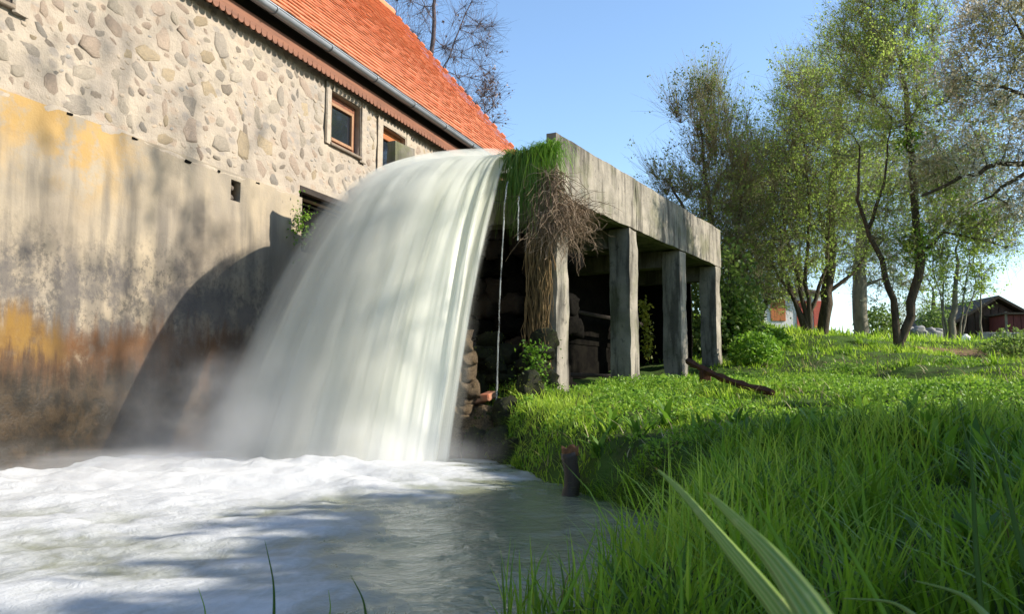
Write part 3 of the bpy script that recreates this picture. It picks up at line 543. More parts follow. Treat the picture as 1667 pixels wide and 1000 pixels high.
def roof():
    g = R(5); cs, sn = math.cos(PHI), math.sin(PHI)
    m = MB()
    for sgn in (1,):
        e = (EV[0] + 0.06, EV[1] - 0.02)
        m.add([(S0, e[0], e[1] - 0.05), (SE - .05, e[0], e[1] - 0.05), (SE - .05, e[0] + RL * cs, e[1] - 0.05 + RL * sn), (S0, e[0] + RL * cs, e[1] - 0.05 + RL * sn)], [(0, 1, 2, 3)])
        yb = e[0] + RL * cs; m.add([(S0, yb, e[1] - .05 + RL * sn), (SE - .05, yb, e[1] - .05 + RL * sn), (SE - .05, yb + RL * cs, e[1] - 0.05), (S0, yb + RL * cs, e[1] - 0.05)], [(0, 1, 2, 3)])
    rf = m.build('roof', M['dark_wood'], house)
    # one course mesh in four variants; each tile has its own edges, lift and colour
    TW, EXP, TL = 0.19, 0.205, 0.38; variants = []
    for q in range(4):
        m = MB(); s = S0 + (TW / 2 if q % 2 else 0)
        while s < SE - 0.02:
            s2 = min(s + TW, SE); dz = g.uniform(-0.005, 0.008); x0, x1 = s + 0.003, s2 - 0.003; l0 = -g.uniform(0, 0.008)
            V = []
            for (L, up) in ((l0, 0.053 + dz), (TL, 0.004)):
                for x in (x0, x1):
                    for th in (0.0, 0.017): V.append((x, L * cs - (up + th) * sn, L * sn + (up + th) * cs))
            # order: L0 x0 lo/hi, L0 x1 lo/hi, L1 x0 lo/hi, L1 x1 lo/hi
            m.add(V, [(1, 3, 7, 5), (0, 2, 3, 1), (0, 1, 5, 4), (2, 6, 7, 3), (0, 4, 6, 2)], g.uniform(0, 1)); s += TW
        me = bpy.data.meshes.new('tile_course'); me.from_pydata(m.v, [], m.f); attr(me, 'tint', np.array(m.t)); me.materials.append(M['tile']); variants.append(me)
    vm = MB(); vm.box(-0.05, 0.06, -0.14, 0.03, -0.03, 0.075, bev=0.015); vme = bpy.data.meshes.new('verge_tile'); vme.from_pydata(vm.v, [], vm.f); attr(vme, 'tint', np.full(len(vm.v), 0.2)); vme.materials.append(M['tile'])
    n = int((RL - 0.1) / EXP)
    for k in range(n):
        o = bpy.data.objects.new('tile_course', variants[(k * 7 // 3 + k) % 4 if False else (k % 2) + 2 * (k // 2 % 2)]); COL.objects.link(o); o.parent = rf
        L = k * EXP; o.location = (g.uniform(-0.004, 0.004), EV[0] + L * cs, EV[1] + L * sn)
        if k % 2 == 0:
            v = bpy.data.objects.new('verge_tile', vme); COL.objects.link(v); v.parent = rf; v.location = (SE + 0.03, EV[0] + (L + 0.1) * cs, EV[1] + (L + 0.1) * sn + 0.03); v.rotation_euler = (PHI, 0, 0)
    m = MB(); m.box(SE - 0.04, SE + 0.01, EV[0] + 0.05, EV[0] + 0.2, EV[1] - 0.15, EV[1] + 0.0)
    yb = EV[0] + RL * cs; m.tube([(S0, yb, EV[1] + RL * sn), (SE, yb, EV[1] + RL * sn)], 0.13, 8); m.build('ridge_cap', M['tile'], rf)
    # half-round gutter and its brackets
    gy, gz, gr = -0.325, 5.72, 0.068; m = MB(); V = []; F = []; ns = 14
    for s in (S0, SE - 0.1):
        for rr in (gr, gr - 0.006):
            for k in range(ns):
                a = math.pi + math.pi * k / (ns - 1); V.append((s, gy + rr * math.cos(a), gz + rr * math.sin(a)))
    for b0 in (0, ns):
        for k in range(ns - 1): F.append((b0 + k, b0 + k + 1, 2 * ns + b0 + k + 1, 2 * ns + b0 + k))
    m.add(V, F); m.tube([(S0, gy - gr, gz + 0.004), (SE - 0.1, gy - gr, gz + 0.004)], 0.011, 6)
    gu = m.build('gutter', M['zinc'], house, True)
    for k in range(9):
        s = 0.65 + 1.29 * k; m = MB(); A = [math.pi * (0.95 + 1.1 * q / 10) for q in range(11)]
        m.tube([(s, gy + (gr + 0.006) * math.cos(a), gz + (gr + 0.006) * math.sin(a)) for a in A], 0.011, 5); m.tube([(s, gy - gr, gz + 0.01), (s, gy, gz + 0.03), (s, -0.2, gz + 0.05)], 0.008, 4); m.build('bracket', M['zinc_dark'], gu)
    # fascia board with a scalloped lower edge under the eave
    m = MB(); m.box(S0, SE - 0.12, -0.165, -0.135, 5.46, 5.585); fa = m.build('fascia_board', M['red_wood'], house)
    m = MB(); s = S0
    while s < SE - 0.3:
        w_ = 0.115; pts = [(s + 0.004, 5.462)] + [(s + w_ / 2 + (w_ / 2 - 0.004) * math.cos(a), 5.42 + 0.045 * math.sin(a)) for a in np.linspace(math.pi, 2 * math.pi, 6)] + [(s + w_ - 0.004, 5.462)]
        n_ = len(pts); m.add([(x, -0.166, z) for x, z in pts] + [(x, -0.142, z) for x, z in pts], [tuple(range(n_)), tuple(range(n_, 2 * n_))[::-1]] + [(i, (i + 1) % n_, n_ + (i + 1) % n_, n_ + i) for i in range(n_)]); s += w_
    o = m.build('scallop_trim', M['red_wood'], fa); o['kind'] = 'stuff'
    m = MB(); m.box(S0, SE - 0.12, -0.22, 0.35, 5.802, 5.815); m.box(S0, SE - .12, -0.03, 0.33, 5.73, 5.80); m.box(S0, SE - .12, -0.134, -0.002, 5.47, 5.5); m.box(S0, SE - .12, -0.06, -0.045, 5.50, 5.80); m.build('soffit_and_shade_strip', M['dark_wood'], house)  # dark recessed strip stands in for the gutter's shadow above the fascia
roof()

# ------------------------------------------------------------------ concrete flume
FN = np.array([0.531, 9.70]); FVP = 1610
_u = (FVP - 833.5) / FPX; FD = np.array([_u, 1.0 / math.cos(PITCH)]); FD = FD / np.linalg.norm(FD); FPERP = np.array([-FD[1], FD[0]])
def FL(t, y, z): q = FN + FD * t + FPERP * y; return np.array([q[0], q[1], z])
FLEN, FTOP, FBOT, FW = 7.1, 3.86, 3.10, 2.36
flume = empty('concrete_flume', (FN[0], FN[1], 0), math.atan2(FD[1], FD[0]))
tag(flume, 'weathered concrete water channel raised on square columns beside the mill', 'aqueduct')
def rough_box(name, x0, x1, y0, y1, z0, z1, mat, seed, res=0.09, amp=0.012, parent=flume):
    "a cast block with worn arrises and uneven faces"
    V = []; F = []
    def face(o, u, v, nu, nv):
        b = len(V)
        for j in range(nv + 1):
            for i in range(nu + 1): V.append(o + u * i / nu + v * j / nv)
        for j in range(nv):
            for i in range(nu): F.append((b + j * (nu + 1) + i, b + j * (nu + 1) + i + 1, b + (j + 1) * (nu + 1) + i + 1, b + (j + 1) * (nu + 1) + i))
    X, Y, Z = np.array([x1 - x0, 0, 0.]), np.array([0, y1 - y0, 0.]), np.array([0, 0, z1 - z0.__float__()]); o = np.array([x0, y0, z0], float)
    c = lambda L: max(1, int(round(L / res))); a, b, d = c(x1 - x0), c(y1 - y0), c(z1 - z0)
    face(o, X, Z, a, d); face(o + Y, Z, X, d, a); face(o, Z, Y, d, b); face(o + X, Y, Z, b, d); face(o, Y, X, b, a); face(o + Z, X, Y, a, b)
    V = np.array(V); ctr = np.array([(x0 + x1) / 2, (y0 + y1) / 2, (z0 + z1) / 2]); half = np.array([x1 - x0, y1 - y0, z1 - z0]) / 2
    e = np.sort((half - np.abs(V - ctr)), axis=1)[:, 1]; wear = np.exp(-(e / 0.012)) * (0.003 + 0.014 * np.clip(fbm(V[:, 0] * 3, V[:, 1] * 3, V[:, 2] * 3, 3, seed) + 0.2, 0, 1))
    dr = (V - ctr) / half; dr = dr * (np.abs(dr) > 0.97); N = np.stack([fbm(V[:, 0] * 4 + 9 * q, V[:, 1] * 4, V[:, 2] * 4, 3, seed + q) for q in range(3)], -1)
    V = V - dr * wear[:, None] + N * amp
    me = bpy.data.meshes.new(name); me.from_pydata([tuple(p) for p in V], [], F)
    import bmesh
    bb = bmesh.new(); bb.from_mesh(me); bmesh.ops.remove_doubles(bb, verts=bb.verts, dist=0.0005); bmesh.ops.recalc_face_normals(bb, faces=bb.faces); bb.to_mesh(me); bb.free()
    o = link(name, me, parent, (mat,), True); me.set_sharp_from_angle(angle=math.radians(38)); return o
segs = [0.0, 2.62, 5.0, FLEN]
for k in range(3):
    rough_box('side_panel', segs[k] + 0.004, segs[k + 1] - 0.004, 0.0, 0.135, FBOT, FTOP + (0.012, 0, -0.01)[k], M['concrete'], 80 + k)
rough_box('side_wall', -0.15, FLEN, FW - 0.04, FW + 0.06, FBOT, FTOP + 0.02, M['concrete'], 90)
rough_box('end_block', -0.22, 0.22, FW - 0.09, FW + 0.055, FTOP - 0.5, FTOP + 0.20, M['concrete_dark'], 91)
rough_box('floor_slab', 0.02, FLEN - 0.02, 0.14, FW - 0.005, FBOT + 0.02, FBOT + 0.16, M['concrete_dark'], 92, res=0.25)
COLT = [(0.03, 0.36), (2.36, 2.68), (4.62, 4.94), (6.72, 7.02)]
for k, (a, b) in enumerate(COLT):
    gz = float(ground_z(FL(a, 0.1, 0)[0], FL(a, 0.1, 0)[1]))
    o = rough_box('column', a, b, 0.012, 0.34 if k else 0.30, gz - 0.25, FBOT - 0.003, M['concrete'], 100 + k, res=0.07, amp=0.02)
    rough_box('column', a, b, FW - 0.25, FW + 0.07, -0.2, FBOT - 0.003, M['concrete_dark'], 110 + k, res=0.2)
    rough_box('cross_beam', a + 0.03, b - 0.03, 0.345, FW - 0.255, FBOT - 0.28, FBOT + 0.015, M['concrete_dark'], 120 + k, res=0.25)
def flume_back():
    g = R(8)                                                  # near-black boarding closing the far side, under-channel shade put into its colour
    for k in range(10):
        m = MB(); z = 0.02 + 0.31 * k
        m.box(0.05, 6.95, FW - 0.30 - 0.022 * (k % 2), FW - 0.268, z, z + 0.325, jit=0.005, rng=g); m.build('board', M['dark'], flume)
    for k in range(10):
        m = MB(); z = 0.02 + 0.31 * k; m.box(7.06 + .02 * (k % 2), 7.10 + .02 * (k % 2), 0.62, FW - .02, z, z + .325, jit=0.005, rng=g); m.build('board', M['dark'], flume)  # end boards added to darken the view under the channel
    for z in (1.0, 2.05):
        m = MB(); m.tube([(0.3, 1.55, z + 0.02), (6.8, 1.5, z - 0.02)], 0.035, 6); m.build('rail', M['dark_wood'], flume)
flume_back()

# ------------------------------------------------------------------ channel water, waterfall, trickles, mist
def grid_mesh(name, pts, mat, smooth=True, uv=None):
    nv, nu = pts.shape[:2]; i = (np.arange(nv - 1)[:, None] * nu + np.arange(nu - 1)[None]).ravel(); F = np.stack([i, i + 1, i + nu + 1, i + nu], 1)
    me = raw_mesh(name, pts.reshape(-1, 3), F)
    if uv is not None:
        L = me.uv_layers.new(name='UVMap'); L.data.foreach_set('uv', np.ascontiguousarray(uv.reshape(-1, 2)[F.ravel()], np.float32).ravel())
    return me
def waterfall():
    nu, nv = 150, 190; u = np.linspace(0, 1, nu)[None, :]; v = np.linspace(0, 1, nv)[:, None]
    def sheet(seed, off, amp):
        tau = -0.42 + 1.46 * v + 0 * u; uu = u + 0 * v
        up = np.minimum(tau, 0); dn = np.maximum(tau, 0)
        y = 0.58 + (FW - 0.09 - 0.58) * uu
        X = FN[0] + FPERP[0] * y; Y = FN[1] + FPERP[1] * y
        e = uu ** 1.5
        X = X + FD[0] * (-up) * 2.2 + dn * (-0.76 - 0.82 * e); Y = Y + FD[1] * (-up) * 2.2 + dn * (-2.22 - 0.32 * e)
        sp = 1 + 0.10 * sstep(0.05, 0.5, dn); H = 3.63
        Z = H + 0.03 - 0.05 * (uu > 2) - H * dn ** 2 * 1.0 - 0.05 * sstep(-0.2, 0.35, tau) + 0.06 * np.sin(uu * 3.1) * sstep(0.5, -0.1, tau)
        Z = Z + 0.06 * uu * sstep(0.4, -0.2, tau)
        bl_ = 0.34 * np.sin(np.pi * np.clip(uu, 0, 1)) ** 0.8 * sstep(-0.05, 0.45, tau) - 0.12 * sstep(0, .5, tau)
        X = X - 0.40 * bl_; Y = Y - 0.86 * bl_; Z = Z + 0.25 * bl_ * sstep(1.0, 0.2, tau)
        # ropes of water: ridges that run down the flow
        st = fbm(uu * 13 + 0.25 * noise3(uu * 3, tau * 2, 0, seed + 3), tau * 1.0, 0, 4, seed); st2 = fbm(uu * 4, tau * 0.8, 3, 3, seed + 5)
        k = amp * (st + 0.8 * st2) * sstep(-0.1, 0.6, tau); offk = off * sstep(-0.15, 0.5, tau)
        return np.stack([X + (-0.35) * (k + offk), Y - 0.85 * (k + offk), Z + 0.35 * (k + offk) * sstep(1.2, 0.0, tau)], -1), np.stack([uu, v + 0 * u], -1)
    def body(off):
        uu = np.linspace(-0.10, 1.12, 40)[None, :] + 0 * np.zeros((60, 1)); tau = np.linspace(-0.16, 1.03, 60)[:, None] + 0 * uu; up = np.minimum(tau, 0); dn = np.maximum(tau, 0); y = 0.58 + (FW - 0.09 - 0.58) * uu; uc = np.clip(uu, 0, 1); e = uc ** 1.5 + np.maximum(uu - 1, 0) * 1.5 + np.minimum(uu, 0) * .6
        X = FN[0] + FPERP[0] * y + FD[0] * (-up) * 2.2 + dn * (-0.76 - 0.82 * e); Y = FN[1] + FPERP[1] * y + FD[1] * (-up) * 2.2 + dn * (-2.22 - 0.32 * e); Z = 3.66 - 3.63 * dn ** 2 - 0.05 * sstep(-0.2, 0.35, tau) + 0.06 * np.sin(uc * 3.1) * sstep(0.5, -0.1, tau) + 0.06 * uc * sstep(.4, -.2, tau)
        bl_ = 0.34 * np.sin(np.pi * uc) ** 0.8 * sstep(-0.05, 0.45, tau) - 0.12 * sstep(0, .5, tau) + off * (0.25 + 0.75 * sstep(-0.05, 0.5, tau)) * (1 + 0.5 * dn)
        k2 = off * sstep(0.35, -0.1, tau) * 0.35
        return np.stack([X - 0.40 * bl_, Y - 0.86 * bl_, Z + 0.25 * bl_ * sstep(1.0, 0.2, tau) + k2], -1)
    root = empty('waterfall', FL(0.0, 1.4, 0)); tag(root, 'broad white curtain of water pouring off the end of the concrete channel', 'waterfall')
    inv = Matrix.Translation(-Vector(root.location))
    pts, uv = sheet(200, 0.03, 0.12); o = link('water_sheet', grid_mesh('water_sheet', pts, M['fall0'], uv=uv), None, (M['fall0'],), True); o.data.transform(inv); o.parent = root
    # the aerated water round the sheet: a closed body that thins out at its edges
    a, b = body(0.22), body(-0.34); nv2, nu2 = a.shape[:2]; V = np.vstack([a.reshape(-1, 3), b.reshape(-1, 3)]); n = nv2 * nu2
    q = (np.arange(nv2 - 1)[:, None] * nu2 + np.arange(nu2 - 1)[None]).ravel(); F = [np.stack([q, q + 1, q + nu2 + 1, q + nu2], 1), np.stack([q + nu2 + n, q + nu2 + 1 + n, q + 1 + n, q + n], 1)]
    for ring in (np.arange(nu2), np.arange(nu2) + (nv2 - 1) * nu2, np.arange(nv2) * nu2, np.arange(nv2) * nu2 + nu2 - 1): F.append(np.stack([ring[:-1], ring[1:], ring[1:] + n, ring[:-1] + n], 1))
    import bmesh
    me = raw_mesh('aerated_water', V, np.vstack(F)); bb = bmesh.new(); bb.from_mesh(me); bmesh.ops.recalc_face_normals(bb, faces=bb.faces); bb.to_mesh(me); bb.free()
    o = link('aerated_water', me, None, (m_aerated(root.location),), True); o.data.transform(inv); o.parent = root
    # closed back so that the curtain has thickness
    pts, uv = sheet(200, -0.27, 0.08); o = link('water_back', grid_mesh('water_back', pts, M['fall0'], uv=uv), None, (M['fall0'],), True); o.data.transform(inv); o.parent = root
    # water in the channel
    ts = np.linspace(0.85, FLEN, 60)[:, None]; ys = np.linspace(0.14, FW - 0.006, 20)[None]
    q = FN + FD * ts[..., None] + FPERP * ys[..., None]; z = 3.625 + 0.02 * fbm(q[..., 0] * 2, q[..., 1] * 2, 0, 3, 77)
    me = grid_mesh('channel_water', np.concatenate([q, z[..., None]], -1), None); attr(me, 'foam', np.full(len(me.vertices), 0.35)); tag(link('channel_water', me, None, (M['water'],), True), kind='structure')
waterfall()
def m_trickle():
    t = NT('trickle_water'); t.base((0.40, 0.41, 0.38), 0.2, 0.6); t.set(t.b.inputs['Alpha'], t.ramp(t.noise(9, 6, 0.7, stretch=(1, 1, 0.35)), 0.40, 0.62, 0.08, 0.75)); return t.m
M['trickle'] = m_trickle()
for k, (px0, py0, px1, py1, Y, r, lab) in enumerate(((826, 296, 806, 745, 9.25, 0.011, 'long thin trickle of water falling beside the waterfall to the pool'), (845, 318, 843, 392, 9.3, 0.009, 'short thin trickle of water dripping from the hanging grass'))):
    g = R(30 + k); a = P(px0, py0, Y + 0.35); b = P(px1, py1, Y - 0.2); m = MB(); n = 60; f = np.linspace(0, 1, n)
    pts = a + (b - a) * np.stack([f ** 0.6, f ** 0.6, f], -1) + np.stack([0.010 * fbm(f * 9, 0 * f, 0, 3, 5 + k), 0.01 * fbm(f * 9, 0 * f, 3, 3, 8 + k), 0 * f], -1)
    m.tube(pts, r * (0.6 + 0.7 * np.abs(fbm(f * 22, 0 * f, 1, 3, k)) + (1.4 * sstep(0.7, 1, f) if k == 0 else 0)), 6); o = m.build('water_trickle', M['trickle'], None, True); tag(o, lab, 'trickle', 'trickles under the channel end')
def mist():
    import bmesh
    def one(c, s):
        b = bmesh.new(); bmesh.ops.create_icosphere(b, subdivisions=3, radius=1.0); me = bpy.data.meshes.new('mist'); b.to_mesh(me); b.free()
        o = link('mist', me, None, (M['mist'],)); o.location = c; o.scale = s; tag(o, kind='stuff')
    one((-2.7, 8.2, 0.2), (2.2, 1.5, 1.7)); one((-1.2, 7.4, 0.12), (1.5, 1.0, 0.75)); one((-3.4, 6.9, 0.05), (2.3, 1.4, 0.42)); one((-1.9, 6.3, 0.02), (1.9, 1.4, 0.42))
mist()

# ------------------------------------------------------------------ pier, rocks and rubble under the channel end
def rock_mesh(seed, n=2):
    import bmesh
    b = bmesh.new(); bmesh.ops.create_icosphere(b, subdivisions=n, radius=1.0)
    V = np.array([v.co[:] for v in b.verts]); k = 1 + 0.60 * fbm(V[:, 0] * 1.3 + seed, V[:, 1] * 1.3, V[:, 2] * 1.3, 4, seed)
    V = np.sign(V) * np.abs(V) ** 0.55 * (k + 0.30 * fbm(V[:, 0] * 3.6, V[:, 1] * 3.6, V[:, 2] * 3.6, 4, seed + 30))[:, None]
    for v, p in zip(b.verts, V): v.co = p
    me = bpy.data.meshes.new('rock'); b.to_mesh(me); b.free(); me.polygons.foreach_set('use_smooth', np.ones(len(me.polygons), bool)); me.materials.append(None); return me
ROCKS = [rock_mesh(q, 3) for q in range(7)]
def rock(name, loc, sc, rot, mat, parent=None, k=0):
    o = bpy.data.objects.new(name, ROCKS[k % 7]); COL.objects.link(o); o.location = loc; o.scale = sc; o.rotation_euler = rot; o.material_slots[0].link = 'OBJECT'; o.material_slots[0].material = mat
    if parent: o.parent = parent
    return o
def under():
    g = R(17)
    base = P(738, 745, 9.15); base[2] = 0
    pier = empty('stone_pier', base, 0.4); tag(pier, 'sunlit rough stone pier standing in the pool right behind the waterfall', 'pier')
    z = -0.15; r = 0
    while z < 1.35:
        h = g.uniform(0.09, 0.19)
        for x in ((-0.16, -0.02, 0.12) if r % 2 else (-0.10, 0.08)):
            rock('stone', (x + g.uniform(-.03, .03), g.uniform(-.05, .05), z + h / 2), (g.uniform(.09, .13), 0.17, h * 0.62), (g.uniform(-.2, .2), g.uniform(-.2, .2), g.uniform(-.3, .3)), M['pier_stone'], pier, g.randint(7))
        z += h * 0.90; r += 1
    m = MB(); m.tube([(0.02, 0.06, -0.3), (0.0, 0.06, 1.55)], [0.20, 0.15], 8); m.build('core', M['pier_stone'], pier, True)
    spots = [(770, 640, 9.9, .22, .34, 'dark wet boulder behind the stone pier, high against the timbers'), (835, 690, 8.9, .26, .30, 'moss-covered boulder between the trickle and the grassy bank'),
             (820, 730, 8.55, .22, .22, 'low black boulder at the waterline below the trickle'), (858, 655, 9.2, .20, .34, 'tall mossy rock under the tangle of hanging roots'),
             (795, 700, 9.1, .20, .26, 'rounded dark rock beside the stone pier'), (775, 728, 8.8, .17, .22, 'wet dark rock at the foot of the pier, touching the foam'), (845, 745, 8.15, .24, .22, 'mossy rock half in the water at the corner of the bank'),
             (838, 618, 10.0, .22, .28, 'mossy rock lit yellow-green in the gap behind the trickle')]
    for k, (px, py, Y, a, h, lab) in enumerate(spots):
        p = P(px, py, Y); a *= .72; h *= .78; o = rock('boulder', p, (a, a * 0.9, h), (g.uniform(-.3, .3), g.uniform(-.3, .3), g.uniform(0, 6)), M['moss_rock'], None, k); tag(o, lab, 'rock', 'rocks under the channel end')
    # rubble wall that carries the slab behind the fall
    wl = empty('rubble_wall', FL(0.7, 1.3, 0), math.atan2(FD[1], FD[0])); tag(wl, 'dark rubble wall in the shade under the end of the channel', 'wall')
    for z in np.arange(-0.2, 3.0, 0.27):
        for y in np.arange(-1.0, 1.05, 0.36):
            rock('stone', (g.uniform(-.06, .06), y + g.uniform(-.08, .08) + (0.18 if int(z * 10) % 2 else 0), z + 0.13), (0.2, g.uniform(.17, .23), 0.16), (g.uniform(-.2, .2), g.uniform(-.2, .2), g.uniform(-.2, .2)), M['dark_wood'] if g.rand() < .3 else M['dark'], wl, g.randint(7))  # stones coloured near-black in place of the shade under the slab
    w2 = empty('mossy_rubble', FL(-0.12, 0.62, 0), math.atan2(FD[1], FD[0])); tag(w2, 'low mossy heap of rubble between the stone pier and the first column', 'rubble')
    for z in np.arange(-0.25, 1.45, 0.15):
        for y in np.arange(-0.52, 0.55, 0.19):
            if z > 1.05 + 0.3 * math.sin(y * 9): continue
            rock('stone', (g.uniform(-.12, .10), y + g.uniform(-.07, .07), z + 0.1), (g.uniform(.10, .17), g.uniform(.09, .15), g.uniform(.07, .13)), (g.uniform(-.5, .5), g.uniform(-.5, .5), g.uniform(-3, 3)), M['moss_rock'], w2, g.randint(7))
    bl = [(778, 652, .2, 'red brick lying askew on the rubble left of the trickle'), (795, 645, 1.1, 'red brick end-on, topmost on the rubble beside the trickle'), (786, 664, 2.0, 'pale brick fragment below the two red bricks')]
    for k, (px, py, rz, lab) in enumerate(bl):
        m = MB(); m.box(-.10, .10, -.055, .055, -.035, .035, bev=0.008, jit=0.006, rng=g); o = m.build('brick', M['brick'] if k < 2 else M['pier_stone']); o.location = P(px, py, 9.15); o.rotation_euler = (g.uniform(-.3, .3), g.uniform(-.3, .3), rz); tag(o, lab, 'brick', 'bricks on the rubble')
    # ledge the bricks rest on
    p = P(786, 672, 9.2); tag(rock('boulder', p - np.array([0, 0, .14]), (0.26, 0.22, 0.17), (0, 0, 1), M['pier_stone'], None, 3), 'tan broken rock carrying the loose bricks', 'rock', 'rocks under the channel end')
    m = MB(); n = 16; zz = np.linspace(-.3, .58, n); m.tube(np.stack([0.012 * np.sin(zz * 7), 0.012 * np.cos(zz * 5), zz], -1), 0.085 * (1 + 0.16 * fbm(zz * 5, 0 * zz, 0, 3, 4)), 12)
    p = P(928, 745, 6.1); st = empty('wooden_stump', (p[0], p[1], 0)); st.scale = (.75, .75, .92); tag(st, 'short rotten post with a rusty brown top at the edge of the bank', 'post')
    st2 = MB(); st2.tube(np.stack([0.02 * np.sin(zz * 7), 0.015 * np.cos(zz * 5), zz * 0.60], -1), 0.078 * (1 + 0.2 * fbm(zz * 5, 0 * zz, 0, 3, 4)), 12); st2.build('shaft', M['wet_stump'], st, True)
    cp = MB(); gg = R(3); a = np.linspace(0, 2 * math.pi, 12, endpoint=False); rr = 0.080 * gg.uniform(.9, 1.15, 12); top = 0.38 + gg.uniform(-.03, .06, 12)
    cp.add([(math.cos(q) * w_, math.sin(q) * w_, 0.325) for q, w_ in zip(a, rr)] + [(math.cos(q) * w_ * 1.05, math.sin(q) * w_ * 1.05, t_) for q, w_, t_ in zip(a, rr, top)] + [(0, 0, .37)], [(i, (i + 1) % 12, 12 + (i + 1) % 12, 12 + i) for i in range(12)] + [(12 + i, 12 + (i + 1) % 12, 24) for i in range(12)]); cp.build('broken_top', M['stump_top'], st)
    # rusty beam lying from the last column down into the grass, on a short prop
    B = OG(1258, 640, 0.055, 8); A = P(1120, 588, float(B[1]) + 2.2); m = MB(); f = np.linspace(0, 1, 14)[:, None]; c = A + (B - A) * f + np.array([0, 0, 1]) * (-.05 * np.sin(f * 3.14)); m.tube(c, 0.043 + 0.010 * np.array([math.sin(q * 2.3) for q in range(14)]), 5)
    bm_ = m.build('rusty_beam', M['rust']); tag(bm_, 'rust-brown beam sloping from under the channel down into the grass', 'beam')
    q = A + (B - A) * 0.24 + np.array([0, 0, -.02]); pr = MB(); pr.box(-.06, .06, -.06, .06, -0.6, -0.02, bev=0.01); o = pr.build('prop_post', M['rust']); o.location = q; tag(o, 'short rusty prop holding up the sloping beam', 'post')
    # little red scrap by the foam
    p = P(803, 771, 7.2); m = MB(); m.box(-.03, .03, -.015, .015, -.008, .02, jit=0.008, rng=g); o = m.build('plastic_scrap', M['litter_red']); o.location = (p[0], p[1], 0.03); tag(o, 'small red scrap floating at the edge of the foam', 'litter')
under()
bpy.context.view_layer.update()

# ------------------------------------------------------------------ blades, leaves
def blades(base, height, width, lean, ang, tint, seg=3, face=None, curl=1.6):
    "grass blades as bent tapering strips; returns V, F(tri), tint per vertex"
    n = len(base); d = np.stack([np.cos(ang), np.sin(ang), 0 * ang], -1); fa = ang + math.pi / 2 if face is None else face
    s = np.stack([np.cos(fa), np.sin(fa), 0 * fa], -1); V = []; fr = np.linspace(0, 1, seg + 1)
    for k, f in enumerate(fr):
        c = base + d * (lean * f ** curl)[:, None] + np.array([0, 0, 1]) * (height * (f - 0.30 * np.clip(lean / np.maximum(height, 1e-3), 0, 1.6) * f ** 2.4))[:, None]
        if k < seg: wv = width * (1 - 0.75 * f ** 1.5) / 2; V += [c - s * wv[:, None], c + s * wv[:, None]]
        else: V += [c]
    V = np.stack(V, 1); nv = V.shape[1]; F = []
    for k in range(seg - 1): a = 2 * k; F += [(a, a + 1, a + 3), (a, a + 3, a + 2)]
    a = 2 * (seg - 1); F.append((a, a + 1, a + 2)); F = np.array(F)[None] + (np.arange(n) * nv)[:, None, None]
    return V.reshape(-1, 3), F.reshape(-1, 3), np.repeat(tint, nv)
def leaves(c, size, g, tint, flat=0.5, aspect=0.55):
    "one rhombic leaf per point, folded a little"
    n = len(c); a = g.normal(size=(n, 3)); a /= np.linalg.norm(a, axis=1)[:, None]; b = g.normal(size=(n, 3)); b[:, 2] += flat; b = np.cross(a, b); b /= np.linalg.norm(b, axis=1)[:, None] + 1e-9
    nn = np.cross(a, b); L = size[:, None]; W = L * aspect
    V = np.stack([c - a * L * .5, c + b * W * .5 + nn * L * .07, c + a * L * .5, c - b * W * .5 + nn * L * .07], 1)
    F = np.array([[0, 1, 2, 3]])[None] + (np.arange(n) * 4)[:, None, None]
    return V.reshape(-1, 3), F.reshape(-1, 4), np.repeat(tint, 4)
